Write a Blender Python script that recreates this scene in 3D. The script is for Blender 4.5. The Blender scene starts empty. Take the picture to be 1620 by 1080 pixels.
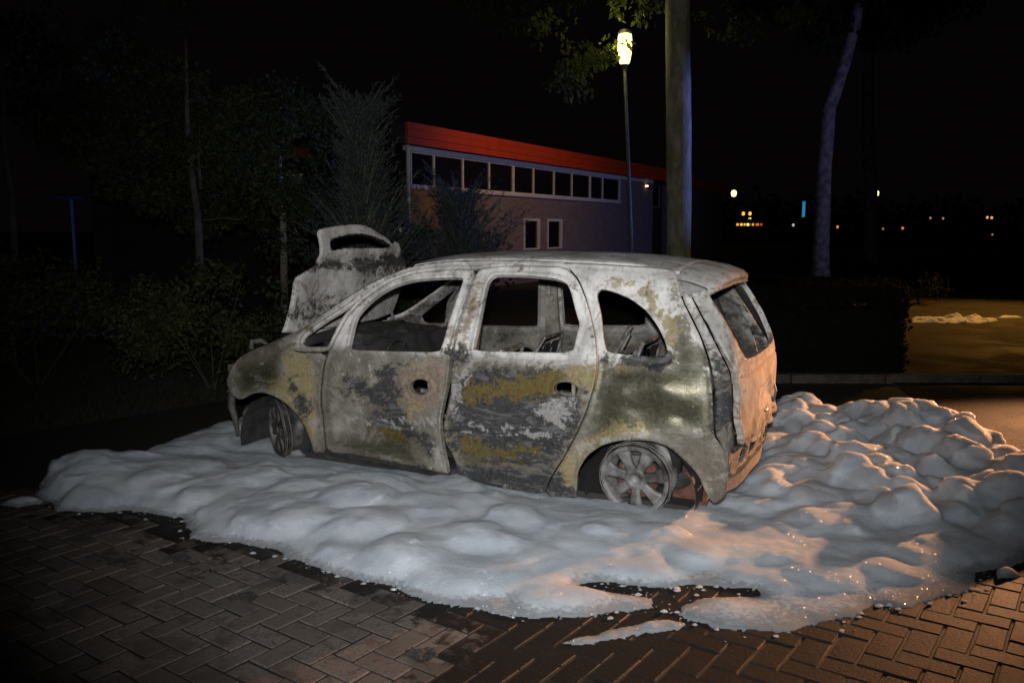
import bpy, math, random
import numpy as np
from mathutils import Vector, Matrix, Euler, noise
from mathutils.geometry import delaunay_2d_cdt

S = bpy.context.scene
COL = S.collection
random.seed(7)
RNG = np.random.RandomState(11)
PI = math.pi

# ------------------------------------------------------------ camera
PITCH, FPX, CAMH = .1297, 1350., 1.62
cd = bpy.data.cameras.new('camera'); cam = bpy.data.objects.new('camera', cd); COL.objects.link(cam)
cd.sensor_width = 36.; cd.lens = FPX/1620*36.; cd.clip_start = .05; cd.clip_end = 1500.
cam.location = (0, 0, CAMH); cam.rotation_euler = (PI/2-PITCH, 0, 0)
S.camera = cam

# ------------------------------------------------------------ night sky
wd = bpy.data.worlds.new('World'); S.world = wd; wd.use_nodes = True
bg = wd.node_tree.nodes['Background']; bg.inputs[0].default_value = (.55, .38, .42, 1); bg.inputs[1].default_value = .0026
S.view_settings.view_transform = 'Standard'; S.view_settings.look = 'None'
S.view_settings.gamma = 1.; S.view_settings.use_curve_mapping = False; S.view_settings.exposure = 0.
S.render.engine = 'CYCLES'

# ------------------------------------------------------------ lamps that light the place
def lamp(name, kind, loc, energy, color, target=None, **kw):
    d = bpy.data.lights.new(name, kind); d.energy = energy; d.color = color
    for k, v in kw.items(): setattr(d, k, v)
    o = bpy.data.objects.new(name, d); COL.objects.link(o); o.location = loc
    if target is not None:
        o.rotation_euler = (Vector(target)-Vector(loc)).to_track_quat('-Z', 'Y').to_euler()
    return o
# the photographer's flash, a sodium street light and a blue beacon out of frame on the right
lamp('camera_flash', 'SPOT', (-.02, -.02, 1.83), 1180, (1, .985, .965), (.05, 6.0, 1.10), spot_size=math.radians(74), spot_blend=1., shadow_soft_size=.04)
lamp('sodium_light', 'SPOT', (7.8, 9.75, 1.6), 7600, (1, .45, .20), (3.3, 6.35, .2), spot_size=math.radians(28), spot_blend=1., shadow_soft_size=.12)
lamp('sodium_light_road', 'SPOT', (13.5, 19.0, 6.0), 4600, (1, .46, .08), (9.6, 16.4, 0), spot_size=math.radians(70), spot_blend=1, shadow_soft_size=.12)
lamp('blue_beacon', 'SPOT', (14.0, 21.5, 3.6), 850, (.36, .38, 1), (2.0, 29, 5.5), spot_size=math.radians(110), spot_blend=.5, shadow_soft_size=.1)
lamp('blue_beacon_near', 'SPOT', (12.3, 15.2, 3.6), 6000, (.16, .24, 1), (2.8, 14.4, 2.9), spot_size=math.radians(20), spot_blend=.8, shadow_soft_size=.1)
lamp('street_light_overhead', 'SPOT', (5.5, 18.5, 8.6), 1250, (1, .52, .12), (.2, 26, 4.8), spot_size=math.radians(62), spot_blend=1., shadow_soft_size=.15)

# ------------------------------------------------------------ scene helpers
def tag(o, label=None, cat=None, group=None, kind=None):
    if label: o['label'] = label
    if cat: o['category'] = cat
    if group: o['group'] = group
    if kind: o['kind'] = kind
    return o
def empty(name, loc=(0, 0, 0), rot=(0, 0, 0)):
    o = bpy.data.objects.new(name, None); COL.objects.link(o); o.location = loc; o.rotation_euler = rot
    o.empty_display_size = .1
    return o
def link(name, me, mat=None, parent=None, smooth=False):
    o = bpy.data.objects.new(name, me); COL.objects.link(o)
    if mat is not None and len(me.materials) == 0: me.materials.append(mat)
    if parent is not None: o.parent = parent
    if smooth: me.polygons.foreach_set('use_smooth', [True]*len(me.polygons))
    return o
def at(px, py, Y):
    """point at depth Y along the sight line through picture point px, py"""
    x = (px-810)/FPX; z = -(py-540)/FPX
    c, s = math.cos(PITCH), math.sin(PITCH)
    d = Vector((x, c+z*s, -s+z*c))
    return Vector((0, 0, CAMH))+d*(Y/d.y)

class MB:
    """collects simple solids into one mesh"""
    def __init__(s): s.v = []; s.f = []
    def add(s, v, f):
        n = len(s.v); s.v += [tuple(p) for p in v]; s.f += [tuple(n+i for i in q) for q in f]
    def box(s, lo, hi, M=None, bev=0):
        x0, y0, z0 = lo; x1, y1, z1 = hi
        v = [Vector(p) for p in ((x0,y0,z0),(x1,y0,z0),(x1,y1,z0),(x0,y1,z0),(x0,y0,z1),(x1,y0,z1),(x1,y1,z1),(x0,y1,z1))]
        if M is not None: v = [M@p for p in v]
        s.add(v, [(3,2,1,0),(4,5,6,7),(0,1,5,4),(1,2,6,5),(2,3,7,6),(3,0,4,7)])
    def tube(s, pts, rad, n=8, cap=True):
        pts = [Vector(p) for p in pts]; m = len(pts)
        if not isinstance(rad, (list, tuple)): rad = [rad]*m
        up = None; vs = []
        for i, p in enumerate(pts):
            t = (pts[min(i+1, m-1)]-pts[max(i-1, 0)]).normalized()
            if up is None:
                up = Vector((0, 0, 1)) if abs(t.z) < .9 else Vector((1, 0, 0))
            a = t.cross(up).normalized(); b = a.cross(t).normalized(); up = b
            for k in range(n):
                q = 2*PI*k/n; vs.append(p+(a*math.cos(q)+b*math.sin(q))*rad[i])
        fs = [(i*n+k, i*n+(k+1) % n, (i+1)*n+(k+1) % n, (i+1)*n+k) for i in range(m-1) for k in range(n)]
        if cap: fs += [tuple(range(n-1, -1, -1)), tuple((m-1)*n+k for k in range(n))]
        s.add(vs, fs)
    def lathe(s, prof, n=24, M=None, closed=False):
        """profile of (radius, height) about z"""
        vs = []; m = len(prof)
        for r, h in prof:
            for k in range(n):
                q = 2*PI*k/n; p = Vector((r*math.cos(q), r*math.sin(q), h)); vs.append(M@p if M is not None else p)
        fs = [(i*n+k, i*n+(k+1) % n, (i+1)*n+(k+1) % n, (i+1)*n+k) for i in range(m-1) for k in range(n)]
        s.add(vs, fs)
    def mesh(s, name):
        me = bpy.data.meshes.new(name); me.from_pydata(s.v, [], s.f); me.update(); return me
    def build(s, name, mat, parent=None, smooth=False): return link(name, s.mesh(name), mat, parent, smooth)

# ------------------------------------------------------------ value noise in numpy
_T = RNG.rand(64, 64, 64)
def vnoise(p):
    p = np.asarray(p, float); i = np.floor(p).astype(int); t = p-i; t = t*t*(3-2*t); i0 = i & 63; i1 = (i+1) & 63
    x0, y0, z0 = i0[..., 0], i0[..., 1], i0[..., 2]; x1, y1, z1 = i1[..., 0], i1[..., 1], i1[..., 2]
    tx, ty, tz = t[..., 0], t[..., 1], t[..., 2]
    L = lambda a, b, t: a+(b-a)*t
    return L(L(L(_T[x0,y0,z0], _T[x1,y0,z0], tx), L(_T[x0,y1,z0], _T[x1,y1,z0], tx), ty),
             L(L(_T[x0,y0,z1], _T[x1,y0,z1], tx), L(_T[x0,y1,z1], _T[x1,y1,z1], tx), ty), tz)
def fbm(p, o=4):
    p = np.asarray(p, float); r = 0; a = .5; s = 0
    for k in range(o): r = r+a*vnoise(p*2**k+k*7.3); s += a; a *= .5
    return r/s-.5

# ------------------------------------------------------------ node materials
class NM:
    def __init__(s, name):
        s.m = bpy.data.materials.new(name); s.m.use_nodes = True; s.t = s.m.node_tree; s.n = s.t.nodes
        s.b = s.n['Principled BSDF']; s.out = s.n['Material Output']
        s.co = s.n.new('ShaderNodeTexCoord').outputs['Object']
    def geo(s): return s.n.new('ShaderNodeNewGeometry').outputs['Position']
    def lk(s, a, b): s.t.links.new(a, b)
    def mp(s, src, scale=(1, 1, 1), rot=(0, 0, 0)):
        m = s.n.new('ShaderNodeMapping'); s.lk(src, m.inputs[0]); m.inputs['Scale'].default_value = scale; m.inputs['Rotation'].default_value = rot
        return m.outputs[0]
    def noise(s, scale, detail=5, rough=.6, src=None, dist=0):
        n = s.n.new('ShaderNodeTexNoise'); s.lk(s.co if src is None else src, n.inputs['Vector'])
        n.inputs['Scale'].default_value = scale; n.inputs['Detail'].default_value = detail; n.inputs['Roughness'].default_value = rough
        n.inputs['Distortion'].default_value = dist
        return n.outputs['Fac']
    def vor(s, scale, src=None, feature='F1', out='Distance'):
        n = s.n.new('ShaderNodeTexVoronoi'); s.lk(s.co if src is None else src, n.inputs['Vector']); n.feature = feature
        n.inputs['Scale'].default_value = scale; return n.outputs[out]
    def attr(s, name):
        n = s.n.new('ShaderNodeAttribute'); n.attribute_name = name; return n.outputs['Fac']
    def math(s, op, a, b=None, c=None):
        n = s.n.new('ShaderNodeMath'); n.operation = op
        for i, x in enumerate((a, b, c)):
            if x is None: continue
            if hasattr(x, 'is_linked'): s.lk(x, n.inputs[i])
            else: n.inputs[i].default_value = x
        return n.outputs[0]
    def ramp(s, x, lo, hi, a=0., b=1.):
        n = s.n.new('ShaderNodeMapRange'); n.interpolation_type = 'SMOOTHSTEP'; s.lk(x, n.inputs[0])
        n.inputs[1].default_value = lo; n.inputs[2].default_value = hi; n.inputs[3].default_value = a; n.inputs[4].default_value = b
        return n.outputs[0]
    def mix(s, f, a, b):
        n = s.n.new('ShaderNodeMix'); n.data_type = 'RGBA'
        if hasattr(f, 'is_linked'): s.lk(f, n.inputs[0])
        else: n.inputs[0].default_value = f
        for i, x in ((6, a), (7, b)):
            if hasattr(x, 'is_linked'): s.lk(x, n.inputs[i])
            else: n.inputs[i].default_value = (*x, 1) if len(x) == 3 else x
        return n.outputs[2]
    def color(s, c):
        if hasattr(c, 'is_linked'): s.lk(c, s.b.inputs['Base Color'])
        else: s.b.inputs['Base Color'].default_value = (*c, 1)
    def rough(s, r):
        if hasattr(r, 'is_linked'): s.lk(r, s.b.inputs['Roughness'])
        else: s.b.inputs['Roughness'].default_value = r
    def bump(s, h, strength=.5, dist=.01):
        n = s.n.new('ShaderNodeBump'); s.lk(h, n.inputs['Height']); n.inputs['Strength'].default_value = strength; n.inputs['Distance'].default_value = dist
        s.lk(n.outputs[0], s.b.inputs['Normal'])
def simple(name, c1, c2=None, scale=6, rough=.7, metal=0, bump=0, bdist=.005, spec=None):
    q = NM(name); q.rough(rough); q.b.inputs['Metallic'].default_value = metal
    if spec is not None: q.b.inputs['Specular IOR Level'].default_value = spec
    n = q.noise(scale)
    q.color(q.mix(q.ramp(n, .35, .65), c1, c2) if c2 else c1)
    if bump: q.bump(q.noise(scale*4, 6), bump, bdist)
    return q.m

# burnt sheet metal: ash, soot, ochre and brown scale by the painted-on stain masks
def burnt(name, dark=0., ash=1.):
    q = NM(name); base = q.noise(5, 8, .65); fine = q.noise(44, 9, .75); tiny = q.noise(160, 4, .7)
    streak = q.noise(7, 6, .6, q.mp(q.co, (5, 5, .55))); warp = q.noise(15, 8, .70, q.mp(q.co, (1, 1, 1.3)), 1.6); big = q.noise(2.2, 5, .6); wide = q.noise(6.0, 6, .62, q.mp(q.co, (.8, 1, 1.25)), 1.7)
    k = ash
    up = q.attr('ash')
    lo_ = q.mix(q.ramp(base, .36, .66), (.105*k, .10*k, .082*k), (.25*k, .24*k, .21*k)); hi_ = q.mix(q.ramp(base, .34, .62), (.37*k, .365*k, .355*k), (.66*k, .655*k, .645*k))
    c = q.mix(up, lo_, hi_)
    c = q.mix(q.ramp(streak, .50, .74, 0, .6), c, (.17*k, .165*k, .145*k))
    c = q.mix(q.ramp(q.noise(3.4, 5, .6, dist=.5), .55, .68, 0, .5), c, (.36*k, .315*k, .285*k))
    c = q.mix(q.ramp(fine, .59, .70, 0, .55), c, (.13*k, .115*k, .09*k))
    c = q.mix(q.ramp(q.noise(6.5, 7, .68, q.mp(q.co, (1, 1, .8)), 1.2), .56, .66, 0, .6), c, (.10*k, .092*k, .075*k))
    c = q.mix(q.ramp(q.noise(21, 6, .7, q.mp(q.co, (1, 1, .35))), .58, .66, 0, .5), c, (.52*k, .51*k, .49*k))
    def stain(c, att, col, col2, amt=.95, lo=.47, hi=.58, wsc=1.):
        m = q.math('ADD', q.attr(att), q.math('MULTIPLY', q.math('SUBTRACT', warp, .5), 1.5*wsc))
        m = q.math('ADD', m, q.math('MULTIPLY', q.math('SUBTRACT', wide, .5), 1.9*wsc))
        m = q.math('ADD', m, q.math('MULTIPLY', q.math('SUBTRACT', fine, .5), .55))
        m = q.ramp(m, lo, hi, 0, amt)
        return q.mix(m, c, q.mix(q.ramp(fine, .35, .65), col, col2)), m
    c, mg = stain(c, 'grime', (.07, .062, .048), (.145, .13, .105), .85, .40, .80)
    c, mo = stain(c, 'olive', (.058, .056, .034), (.11, .105, .068), .93, .22, .62)
    sh = q.noise(3.5, 4, .6, q.mp(q.co, (1, 1, 2.6), (0, .5, 0)), 1.5); c = q.mix(q.math('MULTIPLY', q.math('MULTIPLY', mo, q.ramp(sh, .5, .66)), .40), c, (.19, .19, .17))
    c, mb = stain(c, 'brown', (.14, .10, .075), (.27, .21, .165), .75, .4, .7)
    c, my = stain(c, 'ochre', (.20, .155, .055), (.30, .25, .13), .8, .42, .66)
    c, mh = stain(c, 'soot', (.085, .072, .052), (.14, .12, .09), .8, .20, .50)
    c, ms = stain(c, 'soot', (.012, .013, .017), (.040, .042, .046), .96, .42, .62)
    c = q.mix(q.math('MULTIPLY', ms, q.ramp(q.noise(8, 6, .65, q.mp(q.co, (.6, 1, 2.4), (0, .35, 0)), 1.2), .52, .62, 0, .75)), c, (.115, .115, .118))
    c, mz = stain(c, 'rust', (.070, .050, .008), (.125, .090, .016), .92, .36, .62)
    c, mp_ = stain(c, 'pale', (.22, .22, .215), (.38, .375, .37), .72, .46, .66)
    # pinholes and flakes
    sp = q.math('MULTIPLY', q.ramp(tiny, .62, .68), q.ramp(big, .45, .62))
    c = q.mix(q.math('MULTIPLY', sp, .8), c, (.05, .04, .03))
    fl = q.ramp(q.noise(60, 3, .5), .66, .69)
    c = q.mix(q.math('MULTIPLY', fl, q.math('ADD', q.math('MULTIPLY', ms, .16), .10)), c, (.42, .42, .41))
    if dark: c = q.mix(q.ramp(q.noise(4, 7, .7, dist=.8), .42-.25*dark, .62-.2*dark, 0, min(.95, .35+.7*dark)), c, (.022, .021, .022))
    q.color(c)
    r = q.math('SUBTRACT', .82, q.math('MULTIPLY', q.attr('olive'), .54)); q.rough(r)
    q.lk(q.math('MULTIPLY', q.attr('olive'), .6), q.b.inputs['Metallic'])
    h = q.math('ADD', q.math('MULTIPLY', fine, .6), q.math('MULTIPLY', q.math('SUBTRACT', 1, ms), .35))
    h = q.math('ADD', h, q.math('MULTIPLY', tiny, .25))
    q.bump(h, .45, .006)
    return q.m
M_BURNT = burnt('burnt_paint'); M_INNER = burnt('burnt_inner_sheet', .38, .75); M_CHAR = burnt('charred_parts', .95, .42)
M_HOOD = burnt('burnt_hood_sheet', 0, .90); M_DOORIN = burnt('burnt_door_inner', .10, .95)
M_SOOT = simple('soot', (.012, .012, .013), (.035, .034, .034), 12, .9, bump=.6)
M_STEEL = simple('scorched_steel', (.11, .105, .10), (.30, .29, .28), 14, .55, .35, bump=.4, bdist=.003)
M_RIM = simple('scorched_alloy', (.018, .018, .018), (.24, .235, .23), 6, .6, .25, bump=.5, bdist=.004)
M_RUST = simple('rusted_steel', (.07, .028, .016), (.13, .055, .035), 16, .85, bump=.5)
M_WIRE = simple('steel_wire', (.16, .15, .14), (.30, .28, .26), 30, .6, .3)
# ------------------------------------------------------------ the body surface of the car
# car coordinates: u metres back from the nose, v to the car's left, w above the unloaded ground
def hermite(xs, ys):
    xs = np.array(xs, float); ys = np.array(ys, float); d = np.diff(ys)/np.diff(xs); m = np.zeros(len(xs)); m[0] = d[0]; m[-1] = d[-1]
    for i in range(1, len(xs)-1): m[i] = 0 if d[i-1]*d[i] <= 0 else 2*d[i-1]*d[i]/(d[i-1]+d[i])
    def f(x):
        x = np.clip(x, xs[0]-.5, xs[-1]+.5); i = np.clip(np.searchsorted(xs, x)-1, 0, len(xs)-2)
        h = xs[i+1]-xs[i]; t = (x-xs[i])/h; lo = t < 0; hi = t > 1; c = np.clip(t, 0, 1); t2 = c*c; t3 = t2*c
        r = (2*t3-3*t2+1)*ys[i]+(t3-2*t2+c)*h*m[i]+(-2*t3+3*t2)*ys[i+1]+(t3-t2)*h*m[i+1]
        return r+np.where(lo, (x-xs[0])*m[0], 0)+np.where(hi, (x-xs[-1])*m[-1], 0)
    return f
VW=hermite([.0,.15,.4,.65,.9,1.0,1.2,1.4,1.6],[.76,.79,.83,.845,.838,.815,.742,.665,.575])
VU=hermite([-.2,0,.3,.7,1.1,3.2,3.7,4.0,4.3],[-.36,-.24,-.09,-.02,0,0,-.012,-.04,-.09])
TOP=hermite([-.1,0,.08,.3,.6,.85,1.0,1.3,1.6,1.85,2.2,2.6,3.0,3.4,3.8,4.1],[.50,.66,.80,.93,1.03,1.12,1.20,1.39,1.54,1.605,1.64,1.652,1.65,1.63,1.58,1.52])
TAIL=hermite([.0,.3,.6,.9,1.05,1.2,1.4,1.55,1.7],[3.93,3.97,4.01,4.01,3.99,3.93,3.83,3.76,3.66])
NOSE=hermite([.1,.3,.5,.7,.9],[.24,.18,.12,.06,.16])
def smax(a,b,k):
    h=np.clip(.5+.5*(a-b)/k,0,1)
    return b+(a-b)*h+k*h*(1-h)
def hull(p):
    u,v,w=p[...,0],np.abs(p[...,1]),p[...,2]
    side=v-VW(w)-VU(u)
    ue=u-.07*(v/.7)**2*np.clip((2.0-u)/1.0,0,1)
    top=(w-TOP(ue)+.05*(v/.6)**2)*.85
    tail=u-TAIL(w)-.03+.04*(v/.7)**4
    nose=-u+NOSE(w)+.26*(v/.8)**2.5
    a=smax(side,top,.10)
    a=smax(a,tail,.09)
    return smax(a,nose,.12)

def grad(p):
    e = 2e-3; g = np.stack([hull(p+np.eye(3)[i]*e)-hull(p-np.eye(3)[i]*e) for i in range(3)], -1)
    return g/np.maximum(np.linalg.norm(g, axis=-1, keepdims=True), 1e-9)
class Chart:
    """'cyl' unrolls sides and roof about the car's long axis, 'tail' and 'nose' about an upright axis"""
    def __init__(s, kind): s.k = kind
    def fwd(s, P):
        P = np.asarray(P, float)
        if s.k == 'cyl': return np.stack([P[:, 0], np.arctan2(P[:, 2]-.85, P[:, 1])*.8], 1)
        if s.k == 'tail': return np.stack([np.arctan2(P[:, 1], P[:, 0]-3.2)*.8, P[:, 2]], 1)
        return np.stack([np.arctan2(P[:, 1], 1.0-P[:, 0])*.8, P[:, 2]], 1)
    def inv(s, A):
        a, b = A[:, 0], A[:, 1]; z = np.zeros_like(a)
        if s.k == 'cyl': o = np.stack([a, z, z+.85], 1); d = np.stack([z, np.cos(b/.8), np.sin(b/.8)], 1)
        elif s.k == 'tail': o = np.stack([z+3.2, z, b], 1); d = np.stack([np.cos(a/.8), np.sin(a/.8), z], 1)
        else: o = np.stack([z+1.0, z, b], 1); d = np.stack([-np.cos(a/.8), np.sin(a/.8), z], 1)
        lo = np.full(len(a), .02); hi = np.full(len(a), 1.9)
        for _ in range(26):
            m = (lo+hi)/2; g = hull(o+d*m[:, None]) < 0; lo = np.where(g, m, lo); hi = np.where(g, hi, m)
        return o+d*lo[:, None]
def inpoly(P, poly):
    x, y = P[:, 0], P[:, 1]; r = np.zeros(len(P), bool); n = len(poly)
    for i in range(n):
        x0, y0 = poly[i-1]; x1, y1 = poly[i]
        if y0 == y1: continue
        c = ((y0 > y) != (y1 > y)) & (x < (x1-x0)*(y-y0)/(y1-y0)+x0); r ^= c
    return r
def segdist(P, poly, closed=True):
    D = np.full(len(P), 1e9); n = len(poly)
    for i in range(0 if closed else 1, n):
        a = np.array(poly[i-1], float); b = np.array(poly[i], float); ab = b-a
        t = np.clip(((P-a)@ab)/max(ab@ab, 1e-12), 0, 1); D = np.minimum(D, np.linalg.norm(P-a-t[:, None]*ab, axis=1))
    return D
def smooth_loop(L, it=1):
    L = [np.array(p, float) for p in L]
    for _ in range(it):
        o = []
        for i in range(len(L)): a, b = L[i], L[(i+1) % len(L)]; o += [a*.8+b*.2, a*.2+b*.8]
        L = o
    return L
def resample(L, step):
    out = []
    for i in range(len(L)):
        a, b = L[i], L[(i+1) % len(L)]; n = max(1, int(round(np.linalg.norm(b-a)/step)))
        out += [a+(b-a)*k/n for k in range(n)]
    return np.array(out)
def cdt(outer, holes, step, jit=.25):
    """triangulate a 2-D outline with holes and inner points"""
    loops = [resample(outer, step)]+[resample(h, step) for h in holes]
    lo = loops[0].min(0); hi = loops[0].max(0)
    gx, gy = np.meshgrid(np.arange(lo[0], hi[0], step), np.arange(lo[1], hi[1], step*.87))
    gx[1::2] += step/2
    G = np.stack([gx.ravel(), gy.ravel()], 1); G = G+(RNG.rand(*G.shape)-.5)*step*jit
    ok = inpoly(G, loops[0])
    for h in loops[1:]: ok &= ~inpoly(G, h)
    G = G[ok]
    for h in loops: G = G[segdist(G, h) > step*.5]
    V = np.concatenate(loops+[G]); E = []; n = 0
    for h in loops: m = len(h); E += [(n+i, n+(i+1) % m) for i in range(m)]; n += m
    r = delaunay_2d_cdt([Vector(p) for p in V], E, [], 0, 1e-6)
    V2 = np.array([tuple(p) for p in r[0]]); T = np.array([t for t in r[2] if len(t) == 3])
    c = V2[T].mean(1); k = inpoly(c, loops[0])
    for h in loops[1:]: k &= ~inpoly(c, h)
    T = T[k]
    a, b, c3 = V2[T[:, 0]], V2[T[:, 1]], V2[T[:, 2]]
    ar = (b[:, 0]-a[:, 0])*(c3[:, 1]-a[:, 1])-(b[:, 1]-a[:, 1])*(c3[:, 0]-a[:, 0])
    T[ar < 0] = T[ar < 0][:, ::-1]
    T = T[np.abs(ar) > 1e-9]
    return V2, T
def bedges(T):
    E = np.concatenate([T[:, [0, 1]], T[:, [1, 2]], T[:, [2, 0]]]); s = set(map(tuple, E.tolist()))
    return [e for e in s if (e[1], e[0]) not in s]
STN = {
'soot':[[(1.45,0.8),(1.55,0.81),(1.66,0.79),(1.73,0.89),(1.85,0.95),(2.01,0.99),(1.89,0.92),(1.85,0.83),(1.89,0.73),(1.86,0.7),(1.94,0.62),(1.92,0.57),(2.04,0.5),(2.13,0.42),(2.1,0.35),(2.02,0.41),(1.92,0.45),(1.75,0.46),(1.63,0.5),(1.62,0.54),(1.69,0.6),(1.81,0.6),(1.7,0.65),(1.6,0.71),(1.46,0.69)],[(2.29,0.89),(2.47,0.96),(2.91,1.0),(2.97,0.96),(2.94,0.84),(3.09,0.84),(3.14,0.85),(3.14,0.77),(3.1,0.65),(3.01,0.51),(2.93,0.4),(2.75,0.37),(2.48,0.36),(2.31,0.37),(2.25,0.45),(2.25,0.59),(2.28,0.77)],[(0.97,0.8),(1.02,0.78),(1.04,0.71),(1.01,0.69)],[(1.05,0.62),(1.12,0.66),(1.16,0.62),(1.14,0.54),(1.09,0.56)],[(0.69,0.0),(1.21,0.25),(1.83,0.25),(2.21,0.24),(2.21,0.2),(1.4,0.15)],[(2.24,0.31),(2.93,0.36),(3.09,0.25),(3.07,0.19),(2.23,0.18)],[(3.29,1.1),(3.62,1.12),(3.63,1.07),(3.52,1.03),(3.46,1.07),(3.24,1.06)],[(3.87,0.99),(3.94,1.0),(3.96,0.85),(3.9,0.84)],[(3.84,1.16),(3.93,1.08),(3.98,0.91),(4.0,0.75),(3.89,0.72),(3.88,0.97)],[(2.23,1.05),(2.37,1.04),(2.36,0.97),(2.27,0.97)],[(2.41,0.98),(2.56,1.0),(2.56,0.97),(2.42,0.95)]],
'rust':[[(2.37,0.86),(2.57,0.89),(2.93,0.97),(2.99,0.93),(2.92,0.83),(2.8,0.78),(2.57,0.79),(2.41,0.75),(2.35,0.77)],[(2.31,0.5),(2.43,0.53),(2.52,0.47),(2.84,0.5),(2.84,0.46),(2.53,0.4),(2.36,0.38)],[(1.65,0.5),(1.89,0.48),(1.88,0.44),(1.73,0.46)]],
'ochre':[[(2.98,0.97),(3.18,1.03),(3.22,1.05),(3.22,0.92),(3.18,0.82),(3.13,0.69),(3.1,0.62),(3.05,0.55),(3.1,0.68),(3.16,0.82),(3.12,0.91)],[(2.92,0.28),(2.98,0.42),(3.1,0.55),(3.21,0.67),(3.36,0.71),(3.62,0.68),(3.62,0.66),(3.34,0.61),(3.2,0.53),(3.11,0.42),(3.09,0.21),(2.88,0.2)],[(3.2,1.5),(3.33,1.5),(3.47,1.44),(3.58,1.34),(3.65,1.26),(3.64,1.11),(3.59,1.18),(3.52,1.31),(3.43,1.41),(3.32,1.46)],[(3.24,1.05),(3.38,1.05),(3.37,1.03),(3.24,1.01)],[(0.91,0.93),(1.2,0.93),(1.23,0.78),(1.21,0.51),(1.16,0.36),(1.06,0.53),(0.96,0.6),(0.83,0.65),(0.87,0.73),(0.94,0.84)],[(2.2,0.58),(2.24,0.6),(2.28,0.39),(2.27,0.26),(2.2,0.26),(2.19,0.43)],[(1.65,0.5),(1.89,0.48),(1.88,0.44),(1.73,0.46)],[(1.24,1.22),(1.24,1.19),(0.96,1.05)],[(1.85,0.66),(2.04,0.68),(1.96,0.52),(1.85,0.6)]],
'brown':[[(1.85,0.93),(2.03,0.99),(2.23,0.99),(2.23,0.86),(2.19,0.76),(2.15,0.61),(1.95,0.59),(1.89,0.7),(1.83,0.83)],[(3.67,0.45),(3.82,0.45),(3.86,0.36),(3.67,0.28)],[(2.19,1.17),(2.29,1.18),(2.26,1.04),(2.18,1.03)],[(2.3,1.48),(2.35,1.48),(2.35,1.25),(2.36,1.06),(2.27,1.02)],[(4.0,0.84),(4.02,0.56)]],
'grime':[[(1.43,0.84),(1.63,0.79),(1.76,0.89),(2.2,1.01),(2.23,0.82),(2.18,0.63),(2.0,0.52),(2.2,0.3),(1.99,0.29),(1.62,0.47),(1.54,0.66)],[(1.23,0.35),(2.09,0.28),(2.2,0.25),(1.53,0.21),(1.22,0.26)],[(1.19,0.94),(1.41,0.95),(1.35,0.54),(1.36,0.32),(1.23,0.33),(1.21,0.63)],[(2.25,0.93),(3.18,1.03),(3.18,0.81),(3.01,0.4),(3.07,0.22),(2.27,0.22),(2.23,0.63)],[(3.1,0.55),(3.59,0.69),(3.9,0.68),(3.98,0.51),(3.94,0.32),(3.87,0.34),(3.77,0.5),(3.61,0.61),(3.21,0.52),(3.1,0.28)],[(0.41,0.65),(0.5,0.81),(0.51,0.92),(0.95,1.0),(0.95,0.73),(0.61,0.63)],[(3.58,1.52),(3.7,1.41),(3.63,1.36),(3.55,1.44)]],
'olive':[[(3.23,1.05),(3.62,1.08),(3.62,1.32),(3.72,1.23),(3.85,1.01),(3.89,0.71),(3.59,0.66),(3.4,0.66),(3.18,0.56),(3.21,0.86)],[(3.23,1.01),(3.63,1.05),(3.64,1.28),(3.78,1.16),(3.86,0.97),(3.88,0.7),(3.62,0.68),(3.42,0.72),(3.2,0.69),(3.24,0.92)],[(0.54,0.8),(0.91,0.93),(0.89,0.71),(0.67,0.65),(0.56,0.64)],[(1.43,0.37),(1.94,0.47),(1.95,0.31),(1.55,0.3)]],
'pale':[[(2.37,0.57),(2.61,0.59),(2.92,0.6),(2.92,0.59),(2.56,0.56),(2.37,0.56)],[(1.45,0.55),(1.62,0.53),(2.01,0.58),(2.16,0.61),(2.16,0.6),(1.84,0.53),(1.51,0.53)],[(2.26,0.84),(2.4,1.01),(2.96,1.05),(3.05,1.05),(2.43,0.98),(2.32,0.82),(2.29,0.64),(2.25,0.68)],[(3.1,0.53),(3.26,0.61),(3.59,0.68),(3.59,0.66),(3.28,0.6),(3.12,0.49)],[(2.39,0.58),(2.57,0.59),(2.93,0.6),(2.93,0.58),(2.66,0.55),(2.41,0.55)],[(2.84,0.75),(3.06,0.84),(3.09,0.78),(3.0,0.61),(2.89,0.66)],[(2.11,0.4),(2.19,0.43),(2.21,0.26),(2.14,0.27)],[(1.93,0.57),(2.14,0.6),(2.14,0.57),(1.97,0.54)],[(0.68,0.8),(0.8,0.83),(0.82,0.76),(0.7,0.74)]]}
def masks(P, seed=0):
    """stain masks from the outlines in car coordinates (u, w)"""
    q = P[:, [0, 2]]; out = {}
    for k, polys in STN.items():
        m = np.zeros(len(q))
        for poly in polys:
            if len(poly) < 3: continue
            d = segdist(q, poly); s = np.where(inpoly(q, poly), d, -d); m = np.maximum(m, np.clip(.5+s/.16, 0, 1))
        out[k] = m
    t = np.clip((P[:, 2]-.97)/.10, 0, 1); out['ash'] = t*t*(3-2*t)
    return out
CARM = Matrix.Translation((0, 0, -.165))
def local(P):  # car coordinates to the car object's axes
    P = np.asarray(P, float); return np.stack([2.0-P[..., 0], P[..., 1], P[..., 2]-.165], -1)
def L3(u, v, w): return Vector((2.0-u, v, w-.165))
DENTS = [(3.48, .80, .10, -.012), (3.62, .93, .12, .010), (3.35, .86, .13, .008), (3.7, .78, .07, -.012), (1.75, .62, .2, -.010), (2.6, .65, .25, -.012), (3.3, .95, .12, -.008), (1.95, .45, .12, -.008), (2.7, .45, .16, .008), (1.1, .75, .12, -.006)]
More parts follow.
